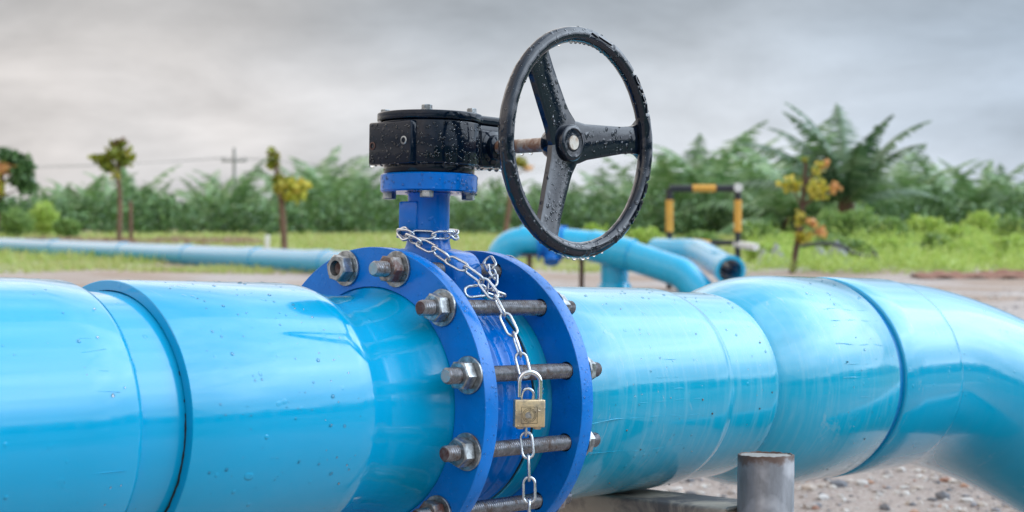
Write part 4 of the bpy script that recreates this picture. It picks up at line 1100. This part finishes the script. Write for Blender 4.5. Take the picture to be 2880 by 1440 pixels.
row = [(150, 500, 96), (215, 480, 92), (262, 440, 90), (330, 455, 94), (385, 478, 99), (455, 490, 97), (515, 470, 92), (560, 455, 88), (610, 462, 93), (660, 478, 96), (735, 470, 92), (795, 440, 88), (830, 415, 84), (880, 440, 90), (925, 425, 86), (1000, 480, 94),
       (1180, 480, 96), (1250, 455, 90), (1340, 470, 95), (1400, 450, 88), (1455, 470, 92), (1520, 462, 90), (1580, 455, 92), (1640, 430, 86), (1700, 392, 80), (1745, 405, 84), (1795, 385, 80), (1850, 400, 85), (1895, 418, 88), (1950, 405, 84), (1990, 360, 72), (2185, 400, 74),
       (2260, 430, 80), (2320, 445, 84), (2380, 420, 82), (2440, 440, 80), (2470, 400, 86), (2520, 470, 84), (2590, 455, 78)]
ZONES = [(0, 290, 'left of the olive young tree'), (290, 560, 'between olive young tree and power pole'), (560, 700, 'between power pole and yellow-leaved tree'), (700, 960, 'between yellow-leaved tree and gearbox'),
    (960, 1270, 'behind the blue valve neck'), (1270, 1650, 'seen through the open handwheel'), (1650, 1860, 'seen behind the striped guard frame'), (1860, 2080, 'between guard frame and tall palm'), (2080, 2700, 'right of the tall palm')]
ORD = ['first', 'second', 'third', 'fourth', 'fifth', 'sixth', 'seventh', 'eighth', 'ninth', 'tenth']
for lo, hi, where in ZONES:
    zs_ = sorted(q for q in row if lo <= q[0] < hi)
    for i, (pd, yd, Y) in enumerate(zs_):
        H = top_scale(yd, Y); sc = max(.9, H/2.45)*random.uniform(.85, 1.2)
        palm(pdx(pd, Y), Y, sc, (i+lo) % 5, f'green oil palm {where}, {ORD[i]} of {len(zs_)} from left', 'oil palms along the horizon', tz=.7)
# darker second line of woodland filling behind the palms
cs, rs = [], []
for x in np.arange(-46, 52, 1.5):
    Y = 108+RNG.uniform(-4, 6); h = RNG.uniform(1.1, 1.8); cs.append((x*1.05, Y, h*.55)); rs.append((1.9, 1.6, h))
for q in np.linspace(0, 1, 60):
    a = math.radians(50+q*115); h = RNG.uniform(2.2, 3.6)*(.55+.45*min(1, q*6)); cs.append((math.sin(a)*44, math.cos(a)*44, h*.6)); rs.append((2.0, 2.0, h*.75))
V, F = leaves(cs, rs, 60000, .45); tag(leafobj('woodland', V, F, MAT['dark_leaf']), 'dark green belt of distant trees along the whole horizon', 'woodland', kind='stuff')
cs, rs = [], []
for x in np.arange(-36, 40, 1.2):
    Y = 72+RNG.uniform(-2, 3); h = RNG.uniform(.9, 1.5); cs.append((x, Y, h*.5)); rs.append((1.3, 1.0, h))
V, F = leaves(cs, rs, 34000, .26); tag(leafobj('undergrowth', V, F, MAT['dark_leaf']), 'dark undergrowth at the foot of the palm row', 'undergrowth', kind='stuff')
# individual shrubs: (display x, top y, base depth, half width px, material, label)
def shrub(pd, yd, Y, hw, mat, label, group=None, n=2600, leaf=.13):
    x = pdx(pd, Y); H = max(.35, top_scale(yd, Y)); W = hw*1.118*Y/4671
    r = empty('shrub', (x, Y, float(ground_h(np.array(x), np.array(Y))))); tag(r, label, 'shrub', group)
    cs, rs = [], []
    for q in range(7):
        a = q*2.4; rr = W*.55*math.sqrt(q/7); cs.append((x+rr*math.cos(a), Y+rr*math.sin(a)*.7, H*random.uniform(.35, .66))); rs.append((W*random.uniform(.42, .6), W*.5, H*random.uniform(.28, .40)))
    V, F = leaves(cs, rs, n, leaf); leafobj('foliage', V, F, mat, r)
    m = MB()
    for q in range(4): m.tube([(x, Y, 0), (x+(q-1.5)*W*.3, Y+random.uniform(-.2, .2), H*.6)], [.03, .012], n=6)
    m.build('stems', MAT['bark_dark'], r); return r
L_, M_, D_ = MAT['light_leaf'], MAT['mid_leaf'], MAT['dark_leaf']
shrub(1500, 560, 42, 60, L_, 'pale lime shrub seen low through the handwheel, left of two')
shrub(1615, 572, 40, 60, L_, 'lime green shrub between the handwheel rim and the guard frame')
shrub(1760, 578, 44, 62, M_, 'low green shrub seen through the striped guard frame')
shrub(1905, 555, 46, 60, M_, 'green shrub just right of the guard frame post')
shrub(2130, 520, 44, 95, M_, 'broad mid green shrub right of the leaning yellow tree')
shrub(2230, 545, 42, 70, M_, 'mid green shrub below the tall palm, half hidden in weeds')
shrub(2330, 530, 47, 62, L_, 'bright green rounded shrub in the right-hand thicket, under the palm gap')
shrub(2420, 555, 41, 66, L_, 'bright lime shrub right of the thicket centre, shorter than its neighbours')
shrub(2470, 525, 49, 60, L_, 'upright bright green shrub near the right edge of the thicket')
shrub(2560, 540, 46, 60, M_, 'mid green shrub cut by the right edge of the frame')
shrub(1965, 585, 40, 50, L_, 'pale green low shrub left of the leaning trunk')
shrub(2080, 590, 36, 60, M_, 'low weedy shrub at the foot of the leaning yellow tree')
shrub(40, 520, 62, 55, M_, 'dark-based green shrub at the far left edge')
shrub(110, 505, 66, 48, L_, 'lime green shrub right of the left-edge tree')
shrub(170, 548, 60, 40, M_, 'small green shrub left of the first young tree')
for (pd, yd, Y, hw, mt, lab) in ((1925, 612, 33, 60, L_, 'pale weedy shrub right behind the white end of the guard frame'), (2150, 600, 33, 62, M_, 'weedy green shrub behind the pale plastic sheet'), (2250, 590, 35, 66, L_, 'lime weedy shrub behind the dark plastic heap'),
        (2350, 585, 36, 64, M_, 'mid green weedy shrub in front of the bright rounded shrub'), (2440, 600, 34, 60, L_, 'lime weedy shrub above the red soil ridge'), (2530, 590, 35, 62, L_, 'lime weedy shrub low at the right edge, above the red soil')):
    shrub(pd, yd, Y, hw, mt, lab, n=2000, leaf=.10)
# tall weeds massed on the right
cs, rs = [], []
for _ in range(420):
    Y = RNG.uniform(27, 42); pd = RNG.uniform(1880, 2800); cs.append((pdx(pd, Y), Y, .12)); rs.append((.30, .30, .12+.42*np.clip((Y-26)/12, 0, 1)*RNG.uniform(.3, 1.4)))
V, F = leaves(cs, rs, 42000, .09, asp=.3, hollow=.0); V[:, 2] = np.abs(V[:, 2]); tag(leafobj('weeds', V, F, L_), 'pale green tall weeds massed along the right side', 'weeds', kind='stuff')
# grass blades
MAT['grass'] = leaf_mat('grass_blade', [(.30, .42, .09), (.42, .50, .14), (.52, .50, .22), (.32, .45, .10)], .3)
def blades(n, fx_, fy_, h, w):
    x = fx_(n); y = fy_(n); k_ = np.sin(x*1.3+y*.4)*np.cos(y*.9-x*.5); keep = k_ > RNG.uniform(-.7, .7, n); x, y = x[keep], y[keep]; n = len(x)
    hh = h*RNG.uniform(.5, 1.3, n); a = RNG.uniform(0, 2*PI, n); ww = w*RNG.uniform(.6, 1.3, n)
    z = ground_h(x, y)-.01; b = np.stack([x, y, z], -1); s = np.stack([np.cos(a)*ww, np.sin(a)*ww, 0*a], -1)
    lean = np.stack([RNG.normal(size=n)*.35*hh, RNG.normal(size=n)*.35*hh, hh], -1)
    V = np.stack([b-s, b+s, b+lean], 1).reshape(-1, 3); return V, np.arange(n*3).reshape(-1, 3).tolist()
V1, F1 = blades(30000, lambda n: RNG.uniform(-16, 3, n), lambda n: 27.5+12*RNG.random(n)**1.1, .11, .02)
V1[:, 1] += 0
V2, F2 = blades(52000, lambda n: RNG.uniform(-22, 24, n), lambda n: RNG.uniform(33, 68, n), .20, .035)
m = MB(); m.add(V1, F1); m.add(V2, F2)
tag(m.build('grass', MAT['grass'], None, smooth=None), 'rough grass in strips beside and behind the far pipe', 'grass', kind='stuff')
# reddish ground cover
k = leaf_mat('dry_red_groundcover', [(.30, .17, .13), (.38, .24, .18), (.30, .26, .14)], .2)
cs, rs = [], []
for lo, hi in ((60, 330), (400, 640)):
    for _ in range(70):
        Y = RNG.uniform(50, 56); cs.append((pdx(RNG.uniform(lo, hi), Y), Y, .08)); rs.append((.7, .5, .14))
V, F = leaves(cs, rs, 9000, .10); tag(leafobj('ground_cover', V, F, k), 'reddish brown low ground cover behind the far pipe', 'ground cover', kind='stuff')
# young trees with big leaves
def young_tree(base, top, r0, clumps, label, bark='bark', group=None, leaf=.22, mats=None):
    x, y, z = base; r = empty('young_tree', base); tag(r, label, 'tree', group)
    m = MB(); b, t = np.array(base), np.array(top); mid = (b+t)/2 + np.array([.05, .05, 0])
    m.tube([b-np.array([0, 0, .2]), b, mid, t], [r0*1.1, r0, r0*.85, r0*.5], n=10)
    for c, rad, mt, n in clumps:
        q = b+(t-b)*np.clip((c[2]-.35-b[2])/(t[2]-b[2]), .3, 1); m.tube([q, (q+np.array(c))/2+np.array([0, 0, .03]), c], [r0*.35, r0*.25, r0*.12], n=6)
    fixnormals(m.build('trunk', MAT[bark], r))
    for c, rad, mt, n in clumps:
        V, F = leaves([c], [rad], n, leaf, asp=.8, hollow=.1); tag(leafobj('leaf_cluster', V, F, MAT[mt], r), kind='stuff')
    return r
def W(pd, yd, Y): return (pdx(pd, Y), Y, top_scale(yd, Y))
def clump(pd, yd, Y, wd_, hd, mt, n): c = W(pd, yd, Y); s = 1.118*Y/4671; return (c, (wd_*s*.5, wd_*s*.4, hd*s*.5), mt, n)
Y = 45; young_tree((pdx(298, Y), Y, 0), W(297, 400, Y), .075, [clump(300, 385, Y, 62, 66, 'olive_leaf', 90), clump(318, 400, Y, 46, 50, 'olive_leaf', 50), clump(255, 398, Y, 56, 26, 'olive_leaf', 40), clump(275, 420, Y, 50, 34, 'olive_leaf', 40), clump(305, 362, Y, 36, 26, 'bark', 10), clump(292, 438, Y, 26, 30, 'yellow_leaf', 14)],
    'slender young tree with olive leaves in a high tuft, left of the gearbox')
Y = 40; young_tree((pdx(717, Y), Y, 0), W(690, 385, Y), .085, [clump(688, 400, Y, 40, 50, 'olive_leaf', 36), clump(745, 482, Y, 66, 52, 'yellow_leaf', 90), clump(712, 470, Y, 60, 50, 'yellow_leaf', 46), clump(760, 470, Y, 50, 40, 'yellow_leaf', 36), clump(700, 448, Y, 36, 36, 'olive_leaf', 26)],
    'young tree with brown top tuft and yellow leaves, nearest left of the gearbox')
Y = 42; young_tree((pdx(1264, Y), Y, 0), W(1290, 400, Y), .075, [clump(1306, 408, Y, 44, 26, 'olive_leaf', 26), clump(1326, 420, Y, 26, 20, 'orange_leaf', 8)], 'thin bare-looking tree trunk directly behind the left rim of the handwheel')
Y = 28; young_tree((pdx(1993, Y), Y, 0), W(2027, 408, Y), .055, [clump(1990, 466, Y, 62, 44, 'yellow_leaf', 90), clump(2052, 480, Y, 66, 56, 'yellow_leaf', 110), clump(2056, 428, Y, 34, 36, 'yellow_leaf', 36), clump(2076, 412, Y, 22, 24, 'orange_leaf', 16), clump(2098, 474, Y, 34, 28, 'orange_leaf', 34),
    clump(2012, 548, Y, 28, 44, 'yellow_leaf', 34), clump(2040, 560, Y, 26, 26, 'orange_leaf', 24), clump(2020, 595, Y, 50, 44, 'yellow_leaf', 66), clump(2060, 582, Y, 40, 26, 'orange_leaf', 32), clump(2024, 405, Y, 18, 20, 'olive_leaf', 10)],
    'leaning young tree with yellow and orange leaves at right, in front of the palm', 'bark_dark', leaf=.11)
Y = 50; young_tree((pdx(-18, Y), Y, 0), W(10, 400, Y), .09, [clump(56, 432, Y, 70, 90, 'dark_leaf', 700), clump(20, 392, Y, 60, 40, 'dark_leaf', 260), clump(0, 470, Y, 40, 60, 'yellow_leaf', 80), clump(12, 425, Y, 70, 46, 'orange_leaf', 120), clump(-10, 520, Y, 60, 40, 'dark_leaf', 260), clump(70, 470, Y, 50, 40, 'dark_leaf', 220)],
    'tree with dark crown and orange leaves cut by the left edge of the frame', 'bark_dark', leaf=.16)
Y = 52; st_ = empty('tree_stake', (pdx(330, Y), Y, 0)); tag(st_, 'brown stake or cut trunk just right of the olive-leaved young tree', 'stake'); m = MB(); m.tube([(pdx(330, Y), Y, -.1), (pdx(329, Y), Y, top_scale(506, Y))], [.07, .055], n=10); fixnormals(m.build('stake', MAT['bark'], st_))
Y = 36; st_ = empty('marker_post', (pdx(672, Y), Y, 0)); tag(st_, 'short white marker post just behind the far pipe', 'post'); m = MB(); m.box((pdx(672, Y), Y, .2), (.10, .10, .66), .01); m.build('post', MAT['white'], st_)
# seedling pots behind the pipe, right of the yellow-leaved tree
for i, pd in enumerate((868, 888, 906, 928)):
    Y = 33; x = pdx(pd, Y); r = empty('seedling_pot', (x, Y, 0)); tag(r, f'small pot with a green seedling behind the far pipe, {ORD[i]} of four from the left', 'plant pot', 'seedling pots behind the far pipe')
    m = MB(); m.lathe([(0, .0001), (0, .045), (.11, .06), (.115, .05), (.10, .0001)], axis='Z', c=(x, Y, 0), n=14); fixnormals(m.build('pot', MAT['black_far'] if i % 3 else k, r))
    V, F = leaves([(x, Y, .19)], [(.06, .06, .08)], 40, .05); leafobj('seedling', V, F, MAT['mid_leaf'], r)
# power pole and lines
MAT['concrete'] = simple('grey_concrete', (.30, .30, .31), .9, 0, 3, .8)
Y = 210; xp = pdx(590, Y); pole = empty('power_pole', (xp, Y, 0)); tag(pole, 'grey power pole with crossarm far off on the horizon', 'utility pole')
m = MB(); m.tube([(xp, Y, 0), (xp, Y, top_scale(372, Y))], [.30, .17], n=10); fixnormals(m.build('pole', MAT['concrete'], pole))
m = MB(); m.box((xp, Y, top_scale(405, Y)), (3.2, .25, .28), .02); m.build('crossarm', MAT['concrete'], pole)
for dx in (-1.4, 0, 1.4): m = MB(); m.tube([(xp+dx, Y, top_scale(405, Y)), (xp+dx, Y, top_scale(405, Y)+.45)], .09, n=8); m.build('insulator', MAT['concrete'], pole)
for dx, lab in ((-1.4, 'lowest of the faint overhead wires across the left sky'), (0, 'middle of the faint overhead wires across the left sky'), (1.4, 'highest of the faint overhead wires across the left sky')):
    z0 = top_scale(405, Y)+.45; P = []
    for t in np.linspace(-1, 1, 25): P.append((xp+dx+t*(75 if t < 0 else 60), Y+8*t, z0-1.5*(1-(2*abs(t)-1)**2) + .4*dx*abs(t)))
    m = MB(); m.tube(P, .022, n=5); o = m.build('overhead_wire', MAT['concrete']); tag(o, lab, 'power line', 'overhead power lines')
# crumpled sheet and hose in the weeds
def crumple(cx, cy, w, d, h, n=26):
    P = []
    for i in range(n):
        for j in range(n):
            u, v = i/(n-1)-.5, j/(n-1)-.5
            P.append((cx+u*w, cy+v*d, .03 + h*(.5-abs(v))*(1+.6*math.sin(u*13+v*7)) * (1-abs(u*1.6)**2) + .03*math.sin(u*31)*math.cos(v*27)))
    return P, [(i*n+j, (i+1)*n+j, (i+1)*n+j+1, i*n+j+1) for i in range(n-1) for j in range(n-1)]
MAT['sheet'] = simple('grey_plastic_sheet', (.34, .37, .42), .35, 0, 8, .6); MAT['sheet_d'] = simple('black_plastic_sheet', (.03, .032, .038), .35, 0, 8, .6)
Y = 31.5; P, F = crumple(pdx(2095, Y), Y, .85, .5, .62); m = MB(); m.add(P, F); o = m.build('plastic_sheet', MAT['sheet'], smooth=60); tag(o, 'crumpled pale grey plastic sheet in the weeds at right', 'plastic sheet')
P, F = crumple(pdx(1945, Y), Y, .6, .4, .55); m = MB(); m.add(P, F); o = m.build('plastic_sheet', MAT['sheet'], smooth=60); tag(o, 'dull grey plastic heap left of the leaning tree trunk', 'plastic sheet')
P, F = crumple(pdx(2190, 30), 30, .55, .4, .42); m = MB(); m.add(P, F); o = m.build('plastic_sheet', MAT['sheet_d'], smooth=60); tag(o, 'dark crumpled plastic heap right of the pale sheet', 'plastic sheet')
m = MB(); Yq = 30.5; m.tube(catmull([(pdx(1995, Yq), Yq, .36), (pdx(2050, Yq), Yq, .44), (pdx(2110, Yq), Yq, .42), (pdx(2150, Yq), Yq, .26), (pdx(2215, Yq), Yq, .16)], 6), .035, n=8); o = fixnormals(m.build('black_hose', MAT['sheet_d'])); tag(o, 'black hose lying over the weeds by the pale plastic sheet', 'hose')
# red soil heap at the right edge
m = MB(); P, F = crumple(pdx(2500, 25.5), 25.5, 2.4, .8, .13, 40); m.add(P, F); MAT['soil'] = simple('red_brown_soil', (.36, .20, .15), .95, 0, 6, .6, .8, .02); o = m.build('soil_heap', MAT['soil'], smooth=60); tag(o, 'low red-brown ridge of soil at the right edge of the gravel', 'soil', kind='stuff')

# ------------------------------------------------------------------ loose stones on the near ground
def stones(n, xr, yr, smin, smax, name, lab):
    ico = bmesh.new(); bmesh.ops.create_icosphere(ico, subdivisions=1, radius=1); bv_ = np.array([v.co[:] for v in ico.verts]); bf = [tuple(v.index for v in f.verts) for f in ico.faces]; ico.free()
    nv = len(bv_); x = RNG.uniform(*xr, n); y = RNG.uniform(*yr, n)
    s = smin*(smax/smin)**(RNG.random(n)**2.2)
    sh = RNG.uniform(.55, 1.25, (n, 3)); sh[:, 2] *= .6; a = RNG.uniform(0, 2*PI, n); ca, sa = np.cos(a), np.sin(a)
    v = bv_[None]*(1+RNG.uniform(-.18, .18, (n, nv, 1)))*sh[:, None]*s[:, None, None]
    X = v[..., 0]*ca[:, None]-v[..., 1]*sa[:, None]+x[:, None]; Y_ = v[..., 0]*sa[:, None]+v[..., 1]*ca[:, None]+y[:, None]; Z = v[..., 2]+(ground_h(x, y)+s*.12)[:, None]
    V = np.stack([X, Y_, Z], -1).reshape(-1, 3); F = (np.array(bf)[None]+np.arange(n)[:, None, None]*nv).reshape(-1, 3).tolist()
    return V, F
k = NT('loose_stone'); r = k.geo('Random Per Island')
c = k.ramp(r, [(0, (.50, .48, .46)), (.16, (.33, .29, .27)), (.32, (.62, .60, .57)), (.44, (.10, .11, .13)), (.56, (.44, .38, .33)), (.70, (.30, .15, .10)), (.76, (.42, .24, .16)), (.82, (.20, .20, .22)), (.92, (.55, .50, .46))], 'CONSTANT')
k.set(Base_Color=k.mix(k.ramp(k.noise(60, 4, .6), [(.3, 0), (.7, .35)]), c, (.2, .18, .17)), Roughness=.65, Normal=k.bump(k.noise(90, 3, .6), .4, .003)); MAT['stone'] = k.m
V1, F1 = stones(9000, (-.2, 3.2), (4.2, 9.5), .004, .020, '', ''); V2, F2 = stones(2600, (-1.0, 7), (9.5, 22), .010, .032, '', ''); V3, F3 = stones(1500, (-.2, 3.4), (4.4, 9.5), .016, .042, '', '')
m = MB(); m.add(V1, F1); m.add(V2, F2); m.add(V3, F3); tag(m.build('gravel', MAT['stone'], smooth=None), 'loose multicoloured gravel stones under and behind the elbow pipe', 'gravel', kind='stuff')
